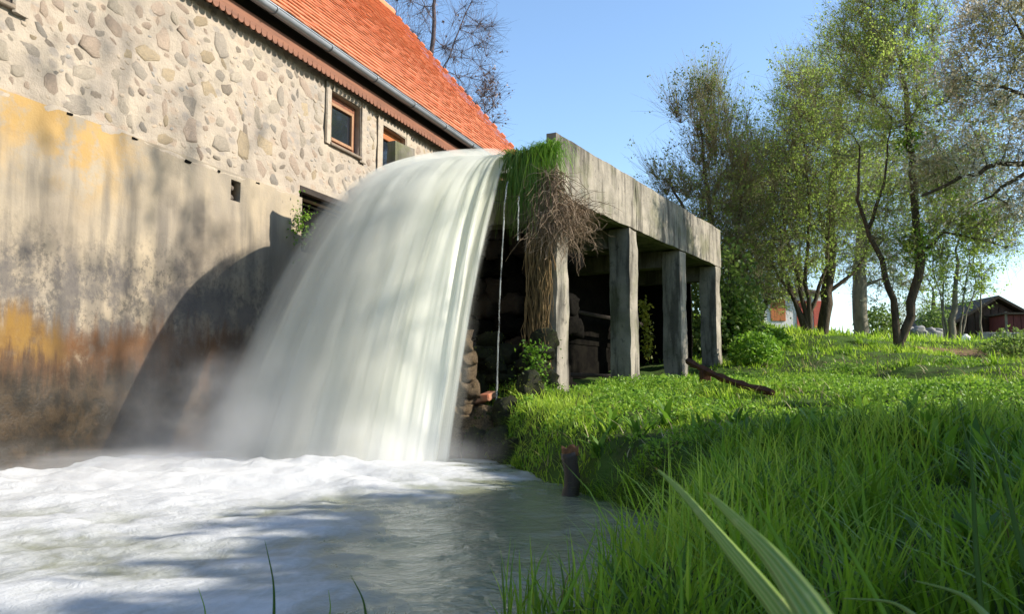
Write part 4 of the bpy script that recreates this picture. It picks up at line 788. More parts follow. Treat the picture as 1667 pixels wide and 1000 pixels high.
def build_grass():
    g = R(42); B = []
    def zone(x0, x1, y0, y1, dens, h, wd, lean, test=None, dark=0.0):
        n = int((x1 - x0) * (y1 - y0) * dens); x = g.uniform(x0, x1, n); y = g.uniform(y0, y1, n)
        k = np.abs(x) < 0.72 * np.maximum(y, 0.2) + 0.9; x, y = x[k], y[k]
        sd_ = shore_sd(x, y); k = (sd_ > -0.02 + 0.10 * g.uniform(size=len(x))); 
        q = (np.stack([x, y], -1) - FN); lt = q @ FD; lp = q @ FPERP; k &= ~((lt > -0.05) & (lp > 0.02) & (lt < 7.0) & (lp < 9))
        k &= g.uniform(size=len(x)) > 0.93 * soil_mask(x, y); k &= ~((np.abs(x - 0.42) < 0.20) & (y > 5.2) & (y < 6.0))
        if test is not None: k &= test(x, y)
        x, y = x[k], y[k]; n = len(x); cl = fbm(x * 0.9, y * 0.9, 0, 3, 61); c2 = fbm(x * 3.1, y * 3.1, 0, 3, 66)
        H = h * g.uniform(0.35, 1.2, n) * (1 + 1.2 * cl + 1.0 * c2).clip(0.3, 2.2); z = ground_z(x, y)
        ang = g.uniform(0, 6.283, n) * 1.0 + 0.8 * c2; ln = H * lean * g.uniform(0.1, 1.2, n)
        t = np.clip(0.5 + 0.8 * cl + 0.7 * c2 + g.normal(0, 0.2, n) - dark, 0, 1)
        B.append(blades(np.stack([x, y, z - 0.02], -1), H, wd * g.uniform(0.6, 1.3, n), ln, ang, t))
    zone(-0.3, 3.6, 0.75, 2.6, 1300, 0.25, 0.0075, 0.75, lambda x, y: x > -0.02 + 0.35 * (y < 1.7) * (g.uniform(size=len(x)) - .5))
    zone(-0.2, 5.0, 2.6, 4.8, 950, 0.21, 0.0095, 0.85)
    zone(0.0, 6.0, 4.8, 6.2, 950, 0.13, 0.011, 0.95)
    zone(-0.5, 7.0, 6.2, 8.6, 1300, 0.085, 0.011, 1.1)
    zone(-0.5, 9.0, 8.6, 13.0, 800, 0.10, 0.014, 1.1)
    zone(2.0, 16.0, 13.0, 21.0, 300, 0.13, 0.020, 1.0)
    zone(-2, 26.0, 21.0, 38.0, 55, 0.22, 0.04, 0.9)
    def tussocks(n, x0, x1, y0, y1, h, wd, per):
        x = g.uniform(x0, x1, n); y = g.uniform(y0, y1, n); k = (np.abs(x) < 0.72 * y + 0.9) & (shore_sd(x, y) > 0.06); q = np.stack([x, y], -1) - FN; k &= ~(((q @ FD) > -0.1) & ((q @ FPERP) > -0.05)); k &= ~((np.abs(x - 0.4) < 0.5) & (y > 4.9) & (y < 6.5)); x, y = x[k], y[k]; m = len(x)
        hh = np.repeat(h * g.uniform(.6, 1.25, m), per) * g.uniform(.5, 1.1, m * per); tt = np.repeat(g.uniform(0.0, 0.6, m), per) + g.normal(0, .12, m * per); X = np.repeat(x, per) + g.normal(0, .055, m * per); Y = np.repeat(y, per) + g.normal(0, .055, m * per)
        B.append(blades(np.stack([X, Y, ground_z(X, Y, True) - .02], -1), hh, wd * g.uniform(.7, 1.4, m * per), hh * g.uniform(.15, 1.1, m * per), g.uniform(0, 6.283, m * per), np.clip(tt, 0, 1), seg=4))
    tussocks(60, 0.3, 3.4, 1.6, 3.6, .34, .010, 40); tussocks(140, 0.2, 5.0, 3.2, 5.4, .25, .012, 42); tussocks(36, 0.6, 8.0, 7.0, 11.0, .20, .014, 36); tussocks(90, 2.5, 14.0, 11.0, 20.0, .22, .02, 30)
    V = []; F = []; T = []; o = 0
    for v, f, t in B: V.append(v); F.append(f + o); T.append(t); o += len(v)
    me = raw_mesh('grass', np.vstack(V), np.vstack(F), np.concatenate(T)); ob = link('grass', me, None, (M['grass'],), True); tag(ob, 'lush green meadow grass covering the bank', 'grass', kind='stuff')
    # dock-like rosettes of broad leaves
    n = 95; x = g.uniform(0.3, 4.2, n); y = g.uniform(2.2, 6.8, n); k = (np.abs(x) < 0.68 * y) & (shore_sd(x, y) > 0.2); x, y = x[k], y[k]; per = 11; X = np.repeat(x, per) + g.normal(0, .025, len(x) * per); Y = np.repeat(y, per) + g.normal(0, .025, len(x) * per); m_ = len(X); sz = np.repeat(g.uniform(.6, 1.25, len(x)), per)
    v, f, t = blades(np.stack([X, Y, ground_z(X, Y)], -1), .24 * sz * g.uniform(.5, 1.1, m_), .052 * sz * g.uniform(.7, 1.2, m_), .20 * sz * g.uniform(.4, 1.2, m_), g.uniform(0, 6.28, m_), np.clip(.35 + g.normal(0, .2, m_), 0, 1), seg=5); tag(link('broadleaf_weeds', raw_mesh('broadleaf_weeds', v, f, t), None, (M['weed'],), True), 'broad-leaved dock growing in the shaded grass', 'weeds', kind='stuff')
    n = 2600; x = g.uniform(-0.6, 9, n); y = g.uniform(1.6, 15, n); k = (np.abs(x) < 0.72 * y + 0.9) & (shore_sd(x, y) > 0.05) & (fbm(x * .7, y * .7, 9, 3, 14) > 0.0); x, y = x[k], y[k]; n = len(x); q = np.stack([x, y], -1) - FN; k = ~(((q @ FD) > -0.1) & ((q @ FPERP) > -0.05)); x, y = x[k], y[k]; n = len(x); H = g.uniform(.06, .26, n)
    v, f, t = blades(np.stack([x, y, ground_z(x, y)], -1), H, .004 + .0008 * y, H * g.uniform(.4, 2.0, n), g.uniform(0, 6.28, n), g.uniform(0, 1, n)); tag(link('dry_stalks', raw_mesh('dry_stalks', v, f, t), None, (M['straw'],), True), 'dry straw-coloured stalks scattered in the grass', 'grass', kind='stuff')
    # broad-leaved weeds among the grass
    n = 120000; x = g.uniform(-0.5, 9, n); y = g.uniform(5.2, 14, n); d = fbm(x * 0.8, y * 0.8, 5, 3, 90); k = (d > -0.12) & (shore_sd(x, y) > 0.05) & (np.abs(x) < 0.72 * y + 0.9)
    q = (np.stack([x, y], -1) - FN); k &= ~(((q @ FD) > -0.05) & ((q @ FPERP) > 0.02)); x, y = x[k], y[k]; n = len(x)
    c = np.stack([x, y, ground_z(x, y) + g.uniform(0.02, 0.115, n) * (1 + d[k])], -1); v, f, t = leaves(c, g.uniform(0.022, 0.05, n), g, np.clip(0.6 + g.normal(0, .25, n), 0, 1), 1.2, 0.5)
    tag(link('ground_weeds', raw_mesh('ground_weeds', v, f, t), None, (M['weed'],)), 'low broad-leaved weeds growing through the grass', 'weeds', kind='stuff')
    # moss and trailing grass over the bank edge
    n = 5200; k = g.randint(4, 12, n); a = SHORE[k]; b = SHORE[k + 1]; f = g.uniform(size=(n, 1)); p = a + (b - a) * f; tn = (b - a) / np.linalg.norm(b - a, axis=1)[:, None]; nr = np.stack([tn[:, 1], -tn[:, 0]], -1)
    p = p + nr * g.uniform(0.02, 0.30, (n, 1)); x, y = p.T; z = ground_z(x, y); H = g.uniform(0.08, 0.22, n); ang = np.arctan2(-nr[:, 1], -nr[:, 0]) + g.normal(0, .6, n)
    v, f, t = blades(np.stack([x, y, z - .01], -1), H * 0.6, g.uniform(0.006, 0.011, n), H * g.uniform(0.6, 1.4, n), ang, np.clip(0.42 + g.normal(0, .22, n), 0, 1)); tag(link('bank_edge_grass', raw_mesh('bank_edge_grass', v, f, t), None, (M['grass'],), True), 'short grass hanging over the edge of the bank', 'grass', kind='stuff')
build_grass()
def sword_leaf(name, pts, width, label, cat='leaf', mat=None, group=None, fold=0.25, tipw=0.02, side=None, parent=None, tint=0.55):
    "one long blade with a keel, built along a curve"
    P0 = np.array(pts, float); n = 26; f = np.linspace(0, 1, n); seg = np.linspace(0, 1, len(P0)); c = np.stack([np.interp(f, seg, P0[:, q]) for q in range(3)], -1)
    for _ in range(6): c[1:-1] = (c[:-2] + 2 * c[1:-1] + c[2:]) / 4
    T = np.gradient(c, axis=0); T /= np.linalg.norm(T, axis=1)[:, None]; s = np.cross(T, side if side is not None else np.array([0, 1.0, 0.25])); s /= np.linalg.norm(s, axis=1)[:, None]; nn = np.cross(s, T)
    w_ = width / 2 * np.minimum(1, (1 - f) ** 0.62 * 1.25 + tipw * 0) * (0.72 + 0.28 * np.sin(np.clip(f * 1.4, 0, 1) * 3.14)); V = []
    for th in (0.0, -0.0009):
        for q in (-1, -0.5, 0, 0.5, 1): V.append(c + s * (w_ * q)[:, None] + nn * ((np.abs(q) * fold * w_) + th)[:, None])
    V = np.stack(V, 1); F = []; uv = []
    for i in range(n - 1):
        for q in range(4): F.append((i * 10 + q, i * 10 + q + 1, i * 10 + q + 11, i * 10 + q + 10)); F.append((i * 10 + q + 5, i * 10 + q + 15, i * 10 + q + 16, i * 10 + q + 6))
        F.append((i * 10, i * 10 + 10, i * 10 + 15, i * 10 + 5)); F.append((i * 10 + 4, i * 10 + 9, i * 10 + 19, i * 10 + 14))
    F = np.array(F); me = raw_mesh(name, V.reshape(-1, 3), F, np.full(n * 10, tint)); U = np.tile(np.array([0, .25, .5, .75, 1] * 2), n); W = np.repeat(f, 10); L = me.uv_layers.new(name='UVMap')
    L.data.foreach_set('uv', np.stack([U, W], -1)[F.ravel()].astype(np.float32).ravel()); o = link(name, me, parent, (mat or M['iris'],), True)
    if label: tag(o, label, cat, group)
    return o
sword_leaf('sword_leaf', [P(1460, 1290, .62), P(1330, 1080, .66), P(1262, 985, .72), P(1180, 885, .80), P(1110, 800, .88), P(1067, 762, .92)], 0.021, 'large pale sword-shaped leaf rising from the lower edge, the longer and lower one', group='big leaves close to the camera')
sword_leaf('sword_leaf', [P(1480, 1300, .58), P(1375, 1090, .62), P(1325, 1000, .66), P(1255, 905, .73), P(1190, 840, .79), P(1152, 802, .83)], 0.030, 'broad pale sword-shaped leaf with a reddish tip, beside the longer one', group='big leaves close to the camera')
TALL = [(431, 880, 445, 1050, 2.0, .009, 'lone dark grass blade standing tallest in front of the foam'), (323, 958, 330, 1060, 2.0, .007, 'short grass blade leftmost in front of the foam'), (570, 935, 600, 1050, 2.0, .009, 'slanting dark grass blade in front of the grey water'), (535, 962, 525, 1050, 2.0, .006, 'thin upright blade just left of the slanting one'),
        (972, 858, 905, 1010, 1.7, .010, 'grass blade leaning right over the calm water near the bank'), (1160, 730, 1330, 1010, 1.5, .014, 'long blue-green blade running behind the big pale leaves'), (1262, 752, 1420, 960, 1.6, .010, 'thin greyish blade arching behind the big pale leaves'), (1560, 655, 1590, 900, 1.7, .012, 'dark upright blade tall against the sunlit meadow'), (1585, 668, 1660, 880, 1.7, .013, 'dark leaning blade next to the upright one by the right edge'),
        (1372, 975, 1520, 1030, 1.1, .010, 'pale blade lying low along the bottom edge'), (1485, 945, 1640, 1040, 1.1, .012, 'pale bent blade near the bottom right corner'), (1090, 850, 1110, 1020, 1.7, .009, 'fresh green blade upright at the water edge'), (1000, 880, 985, 1030, 1.8, .008, 'short green blade in the reeds by the water')]
for (x0, y0, x1, y1, Y, wd, lab) in TALL:
    a = P(x0, y0, Y); b = P(x1, y1, Y - 0.12); b2 = b + (b - a) * 0.35 + np.array([0, 0, -0.05]); mid = (a + b) / 2 + np.array([0.012, 0, 0.015]); sword_leaf('tall_grass', [b2, b, mid, a], wd, lab, 'grass blade', M['grass'] if Y > 1.3 else M['iris'], 'single tall grass blades', 0.5, tint=0.05 if 'dark' in lab else 0.45)

# ------------------------------------------------------------------ growth on the end of the channel
def plant_of(name, v, F, t, mat):
    b = v.mean(0); root = empty(name, b); link('foliage', raw_mesh('foliage', v - b, F, t), root, (mat,)); return root
def moss():
    g = R(55); C = []
    for o in list(bpy.data.objects):
        if o.type == 'MESH' and (o.name.startswith('boulder') or (o.parent and o.parent.name.startswith('mossy_rubble'))):
            V = np.array([v.co[:] for v in o.data.vertices]); M4 = np.array(o.matrix_world); W = V @ M4[:3, :3].T + M4[:3, 3]; k = (W[:, 2] > W[:, 2].mean() - .04) & (W[:, 2] > .03); W = W[k]
            if len(W): C.append(W[g.randint(len(W), size=170 if o.name.startswith('boulder') else 36)])
    c = np.vstack(C); c = c + g.normal(0, .014, c.shape); v, F, t = leaves(c, g.uniform(.015, .045, len(c)), g, np.clip(.3 + g.normal(0, .3, len(c)), 0, 1), .9, .6)
    tag(link('moss', raw_mesh('moss', v, F, t), None, (M['moss'],)), 'moss and tiny plants on the rocks under the channel end', 'moss', kind='stuff')
moss()
def hanging():
    g = R(77)
    def clump(name, t0, y0, y1, z0, n, L, wd, lab, tlo, thi, mat, out=1.0):
        y = g.uniform(y0, y1, n); t = g.uniform(t0 - 0.04, t0 + 0.16, n); q = FN + FD * t[:, None] + FPERP * y[:, None]; zb = z0 + g.uniform(-.05, .03, n)
        V = []; T = []; F = []; seg = 5; o = 0
        H = g.uniform(0.0, 0.15, n); D = g.uniform(0.04, 0.34, n) * out; Ln = L * g.uniform(0.2, 1.1, n); an = np.arctan2(-FD[1], -FD[0]) + g.normal(0, .85, n); d = np.stack([np.cos(an), np.sin(an)], -1); s = np.stack([-d[:, 1], d[:, 0]], -1); sw = g.normal(0, .13, n)
        rows = []
        for k in range(seg + 1):
            f = k / seg; r = D * np.sqrt(np.minimum(f * 1.9, 1)); z = zb + H * np.sin(np.minimum(f * 2.4, 1) * 3.14 * 0.55) - Ln * max(0, f - 0.18) ** 1.25
            p = np.concatenate([q + d * r[:, None] + s * (sw * f)[:, None], z[:, None]], 1); w_ = wd * (1 - 0.8 * f) * 0.5 * g.uniform(.7, 1.2, n); s3 = np.concatenate([s, 0 * s[:, :1]], 1); rows += [p - s3 * w_[:, None], p + s3 * w_[:, None]]
        V = np.stack(rows, 1); nv = V.shape[1]; F = np.array([(2 * k, 2 * k + 1, 2 * k + 3, 2 * k + 2) for k in range(seg)])[None] + (np.arange(n) * nv)[:, None, None]
        o = link(name, raw_mesh(name, V.reshape(-1, 3), F.reshape(-1, 4), np.repeat(g.uniform(tlo, thi, n), nv)), None, (mat,), True); tag(o, lab, 'plant')
    clump('grass_clump', -0.02, 0.20, 0.64, 3.60, 700, 1.25, 0.012, 'thick clump of green grass hanging over the channel lip beside the waterfall', 0.0, 1.0, M['grass_hang'])
    clump('grass_tuft', -0.02, 0.02, 0.20, 3.64, 420, 0.55, 0.010, 'bright green tuft growing at the end of the side panel', 0.5, 1.0, M['leaf_bright'])
    # earth behind the tufts
    o = rough_box('soil_clod', 0.06, 0.9, 0.14, 0.66, FBOT + 0.165, 3.655, M['moss_rock'], 140, res=.08, amp=.07, parent=None); o.location = flume.location; o.rotation_euler = flume.rotation_euler; tag(o, 'dark earth plug filling the channel end behind the hanging grass', 'soil')
    # dry vines: a tangle hanging over the first column and out under the side panel
    m = MB(); m2 = MB()
    for k in range(620):
        y = g.uniform(-0.06, 0.24); p = FL(g.uniform(-.12, .05), y, g.uniform(2.7, 3.45)); L = g.uniform(0.25, 0.8); n = 9; pts = [p]
        out = g.rand() < 0.22; d = np.array([g.uniform(0.1, .8) if out else g.normal(0.08, .18), g.uniform(-.5, .1), g.uniform(-.9, -.1)]); d /= np.linalg.norm(d)
        for q in range(n):
            d = d + g.normal(0, .42, 3) + np.array([0, 0, -0.24]); d /= np.linalg.norm(d); p = p + d * L / n; pts.append(p)
        m.tube(pts, np.linspace(g.uniform(.003, .007), .0015, n + 1), 3, cap=False)
    for k in range(190):                                      # wiry bush poking out to the right below the panel
        p = FL(g.uniform(.05, .5), g.uniform(-.16, -.01), g.uniform(2.75, 3.12)); L = g.uniform(0.2, 0.68); pts = [p]; d = np.array([g.uniform(.1, .9), g.uniform(-.5, .2), g.uniform(-.9, -.1)]); d /= np.linalg.norm(d)
        for q in range(7):
            d = d + g.normal(0, .5, 3) + np.array([0.03, 0, -0.16]); d /= np.linalg.norm(d); p = p + d * L / 7; pts.append(p)
        m.tube(pts, np.linspace(g.uniform(.003, .006), .0015, 8), 3, cap=False)
    root = empty('dry_vines', FL(0, 0.1, 3.1)); tag(root, 'tangle of dry brown vines hanging over the first column', 'vine')
    o = m.build('vine_tangle', M['vine'], None, fix=False); o.data.transform(Matrix.Translation(-Vector(root.location))); o.parent = root
    for k in range(120):                                      # straight roots trailing down the column face
        y = g.uniform(0.06, 0.34); p = FL(-0.03 - g.uniform(0, .05), y, g.uniform(2.2, 3.0)); L = g.uniform(0.5, 2.0); n = 12; pts = [p]; d = np.array([0, 0, -1.0])
        for q in range(n):
            d = np.array([0, 0, -1.0]) + g.normal(0, .16, 3); pp = pts[-1] + d * L / n; pp[2] = max(pp[2], 0.75); pts.append(pp)
        m2.tube(pts, np.linspace(g.uniform(.006, .014), .003, n + 1), 3, cap=False)
    o = m2.build('trailing_roots', M['vine_gold'], None, fix=False); o.data.transform(Matrix.Translation(-Vector(root.location))); o.parent = root
    # creeper inside, seen between the second and third column, and small ferns by the axle hole
    n = 260; f = g.uniform(size=n); c = np.array(P(1046, 490, 14.2)) + (np.array(P(1058, 580, 14.2)) - np.array(P(1046, 490, 14.2))) * f[:, None] + g.normal(0, .05, (n, 3)); v, F, t = leaves(c, g.uniform(.05, .11, n), g, g.uniform(0, 1, n), .2); tag(plant_of('hanging_creeper', v, F, t, M['yellow']), 'yellow-green creeper hanging between the second and third column', 'plant')
    c0 = HL(4.25, -0.12, 3.05); n = 320; c = c0 + g.normal(0, 1, (n, 3)) * np.array([.10, .12, .17]); v, F, t = leaves(c, g.uniform(.03, .07, n), g, g.uniform(0, 1, n), .3); tag(plant_of('wall_fern', v, F, t, M['weed']), 'small green plant rooted at the corner of the dark hole in the wall', 'plant')
    n = 520; k = g.uniform(size=n); c = np.array([P(870 + 20 * g.normal(0, .5), 560 + 85 * q, 9.45 - .1 * q) for q in k]) + g.normal(0, .035, (n, 3)); v, F, t = leaves(c, g.uniform(.03, .06, n), g, g.uniform(0, .7, n), .3); tag(plant_of('ivy_patch', v, F, t, M['weed']), 'small-leaved ivy climbing the shaded face of the first column', 'ivy')
hanging()

# ------------------------------------------------------------------ trees
def colonize(stems, ells, D, n_att, seed, iters=70, tropism=(0, 0, 0.05), wob=0.22):
    "grow limbs from the given stems into the crown volume; returns nodes and parents"
    g = R(seed); pos = []; par = []; sf = []
    for st in stems:
        st = np.asarray(st, float); seg = np.linalg.norm(np.diff(st, axis=0), axis=1); cum = np.concatenate([[0], np.cumsum(seg)]); m = max(2, int(cum[-1] / D) + 1); f = np.linspace(0, cum[-1], m)
        c = np.stack([np.interp(f, cum, st[:, q]) for q in range(3)], -1); c[1:] += g.normal(0, D * 0.07, c[1:].shape); best = -1
        if pos:
            dd = np.linalg.norm(np.array(pos) - c[0], axis=1); k = int(dd.argmin()); best = k if dd[k] < 1.2 * D else -1
        for i, p in enumerate(c):
            pos.append(p); par.append(best if i == 0 else len(pos) - 2); sf.append((i / max(1, len(c) - 1), 1.0 if np.linalg.norm(c[0] - np.array(stems[0][0])) < .3 else 0.5))
    A = []
    vol = np.array([np.prod(r) for c, r in ells]); vol = vol ** 0.8; vol /= vol.sum()
    for (c, r), v in zip(ells, vol):
        n = int(n_att * v) + 1; q = g.normal(size=(n, 3)); q /= np.linalg.norm(q, axis=1)[:, None]; q *= g.uniform(0.15, 1, (n, 1)) ** (1 / 2.2); A.append(np.array(c) + q * np.array(r))
    A = np.vstack(A); A = A[fbm(A[:, 0] * .8, A[:, 1] * .8, A[:, 2] * .8, 2, seed + 9) > -0.16]
    Pn = np.array(pos); d = np.full(len(A), 1e9); idx = np.zeros(len(A), int)
    for i, p in enumerate(Pn):
        q = np.linalg.norm(A - p, axis=1); k = q < d; d[k] = q[k]; idx[k] = i
    tr = np.array(tropism); seen = set()
    for it in range(iters):
        if not len(A): break
        new = []
        for u in np.unique(idx):
            v = A[idx == u] - pos[u]; v /= np.linalg.norm(v, axis=1)[:, None] + 1e-9; v = v.mean(0); v /= np.linalg.norm(v) + 1e-9; v = v + tr + g.normal(0, wob, 3); v /= np.linalg.norm(v)
            p = pos[u] + v * D; key = tuple(np.round(p / (D * .5)).astype(int))
            if key in seen: continue
            seen.add(key); new.append((p, u))
        if not new: break
        for p, u in new:
            pos.append(p); par.append(int(u)); q = np.linalg.norm(A - p, axis=1); k = q < d; d[k] = q[k]; idx[k] = len(pos) - 1
        keep = d > D * 1.3; A, d, idx = A[keep], d[keep], idx[keep]
    return np.array(pos), np.array(par), np.array(sf)
def chain_tubes(pos, par, r):
    "limbs as unbroken tubes: every fork continues along its thickest branch"
    n = len(pos); best = np.full(n, -1)
    for i in range(n - 1, -1, -1):
        p = par[i]
        if p >= 0 and (best[p] < 0 or r[i] > r[best[p]]): best[p] = i
    VV = []; FF = []; o = 0
    for i in range(n):
        p = par[i]
        if p >= 0 and best[p] == i: continue
        ch = [i]
        while best[ch[-1]] >= 0: ch.append(best[ch[-1]])
        c = pos[ch]; q = r[ch]
        if p >= 0: c = np.vstack([pos[p], c]); q = np.concatenate([[min(r[p], q[0] * 1.15)], q])
        if len(c) < 2: continue
        k = 8 if q[0] > .06 else (5 if q[0] > .02 else 4); T = np.gradient(c, axis=0); T /= np.linalg.norm(T, axis=1)[:, None] + 1e-9
        ref = np.array([0.12, 0.95, 0.28]) if abs(T[:, 1]).mean() < .75 else np.array([0.95, 0.1, 0.28]); a = np.cross(T, ref); a /= np.linalg.norm(a, axis=1)[:, None] + 1e-9; b = np.cross(T, a); th = np.arange(k) * 2 * math.pi / k
        V = c[:, None] + (a[:, None] * np.cos(th)[None, :, None] + b[:, None] * np.sin(th)[None, :, None]) * q[:, None, None]; m = len(c); kk = np.arange(k); ii = np.arange(m - 1)[:, None] * k
        FF.append(np.stack([ii + kk, ii + (kk + 1) % k, ii + k + (kk + 1) % k, ii + k + kk], -1).reshape(-1, 4) + o); VV.append(V.reshape(-1, 3)); o += m * k
    return np.vstack(VV), np.vstack(FF)
def fast_tubes(a, b, ra, rb, sides):
    n = len(a); T = b - a; T = T / (np.linalg.norm(T, axis=1)[:, None] + 1e-9); ref = np.where(np.abs(T[:, 2:3]) < 0.85, np.array([[0.1, 0.2, 1.0]]), np.array([[1.0, 0.15, 0.1]]))
    x = np.cross(T, ref); x /= np.linalg.norm(x, axis=1)[:, None]; y = np.cross(T, x); V = []
    for c, r in ((a, ra), (b, rb)):
        for k in range(sides): th = 6.28318 * k / sides; V.append(c + (x * math.cos(th) + y * math.sin(th)) * r[:, None])
    V = np.stack(V, 1); F = np.array([(k, (k + 1) % sides, sides + (k + 1) % sides, sides + k) for k in range(sides)])[None] + (np.arange(n) * 2 * sides)[:, None, None]
    return V.reshape(-1, 3), F.reshape(-1, 4)
def tree(name, label, base, stems, ells, D=0.3, n_att=700, seed=0, tip=0.007, rbase=0.12, bark='bark', leaf='leaf', nleaf=6000, lsize=(.05, .10), twigs=1500, twl=(.2, .55), group='trees on the bank', bright=None, up=0.35, cat='tree', wob=0.22, pw=2.35, srad=0.8):
    g = R(seed + 500); pos, par, sf = colonize(stems, ells, D, n_att, seed, wob=wob); n = len(pos); ch = np.zeros(n); acc = np.zeros(n)
    for i in range(n): 
        if par[i] >= 0: ch[par[i]] += 1
    for i in range(n - 1, -1, -1):
        if acc[i] == 0: acc[i] = 1.0
        if par[i] >= 0: acc[par[i]] += acc[i]
    r = tip * acc ** (1 / pw); k = rbase / max(r[:3].max(), 1e-6); r = np.where(r > 3 * tip, 3 * tip + (r - 3 * tip) * max(0.2, (rbase - 3 * tip) / max(r.max() - 3 * tip, 1e-6)), r)
    ns_ = len(sf); r[:ns_] = np.maximum(r[:ns_], rbase * srad * (1 - 0.8 * sf[:, 0]) * sf[:, 1])
    e = np.where(par >= 0)[0]; p0 = par[e]; root = empty(name, base); tag(root, label, cat, group); inv = -np.array(base)
    V, F = chain_tubes(pos + inv, par, r); link('trunk', raw_mesh('trunk', V, F), root, (M[bark],), True)
    fine = np.where(r < tip * 2.6)[0]; tv = None
    if len(fine) and twigs:
        q = fine[g.randint(len(fine), size=twigs)]; ctr = pos[fine].mean(0); d = pos[q] - ctr; d /= np.linalg.norm(d, axis=1)[:, None] + 1e-6; d = d * 0.55 + g.normal(0, .55, (twigs, 3)) + np.array([0, 0, up]); d /= np.linalg.norm(d, axis=1)[:, None]; L = g.uniform(*twl, twigs)
        m_ = pos[q] + d * (L * .5)[:, None]; d2 = d + g.normal(0, .25, d.shape) + np.array([0, 0, up * .3]); d2 /= np.linalg.norm(d2, axis=1)[:, None]; t_ = m_ + d2 * (L * .5)[:, None]
        v1, f1 = fast_tubes(pos[q] + inv, m_ + inv, np.full(twigs, tip * .55), np.full(twigs, tip * .42), 3); v2, f2 = fast_tubes(m_ + inv, t_ + inv, np.full(twigs, tip * .42), np.full(twigs, tip * .22), 3)
        link('twigs', raw_mesh('twigs', np.vstack([v1, v2]), np.vstack([f1, f2 + len(v1)])), root, (M['twig' if bark != 'bark_bare' else bark],)); tv = (pos[q], m_, t_)
    if nleaf:
        if tv is not None:                                     # small bunches of leaves along every twig
            nb = nleaf // 4 + 1; i = g.randint(twigs, size=nb); f = g.uniform(.2, 1.02, (nb, 1)); c = np.where(f < .5, tv[0][i] + (tv[1][i] - tv[0][i]) * f * 2, tv[1][i] + (tv[2][i] - tv[1][i]) * (f * 2 - 1)); c = np.repeat(c, 4, 0)[:nleaf] + g.normal(0, lsize[1] * .55, (nleaf, 3))
        else: c = pos[fine[g.randint(len(fine), size=nleaf)]] + g.normal(0, .12, (nleaf, 3))
        t = np.clip(0.5 + 1.1 * fbm(c[:, 0] * .8, c[:, 1] * .8, c[:, 2] * .8, 3, seed) + g.normal(0, .16, nleaf), 0, 1); v, F, t = leaves(c + inv, g.uniform(*lsize, nleaf), g, t, .5); link('crown', raw_mesh('crown', v, F, t), root, (M[leaf],))
    for bc, br, bn in (bright or []):
        bn = int(bn * 1.6); q = g.normal(size=(bn, 3)); q /= np.linalg.norm(q, axis=1)[:, None]; c = np.array(bc) + q * (g.uniform(size=(bn, 1)) ** .5) * np.array(br); c = c + g.normal(0, .06, c.shape); v, F, t = leaves(c + inv, g.uniform(.06, .12, bn), g, g.uniform(0, 1, bn), .6); o = link('leaves', raw_mesh('leaves', v, F, t), root, (M['leaf_bright'],)); o['label'] = 'fresh bright green spray of leaves'
    return root
def gp(px, py, Y):
    p = P(px, py, Y); p[2] = float(ground_z(np.array(p[0]), np.array(p[1]))) - 0.05; return p
def E(px, py, Y, rx, rz, ry=None): return (P(px, py, Y), (rx * Y / FPX, (ry if ry is not None else rx) * Y / FPX, rz * Y / FPX))
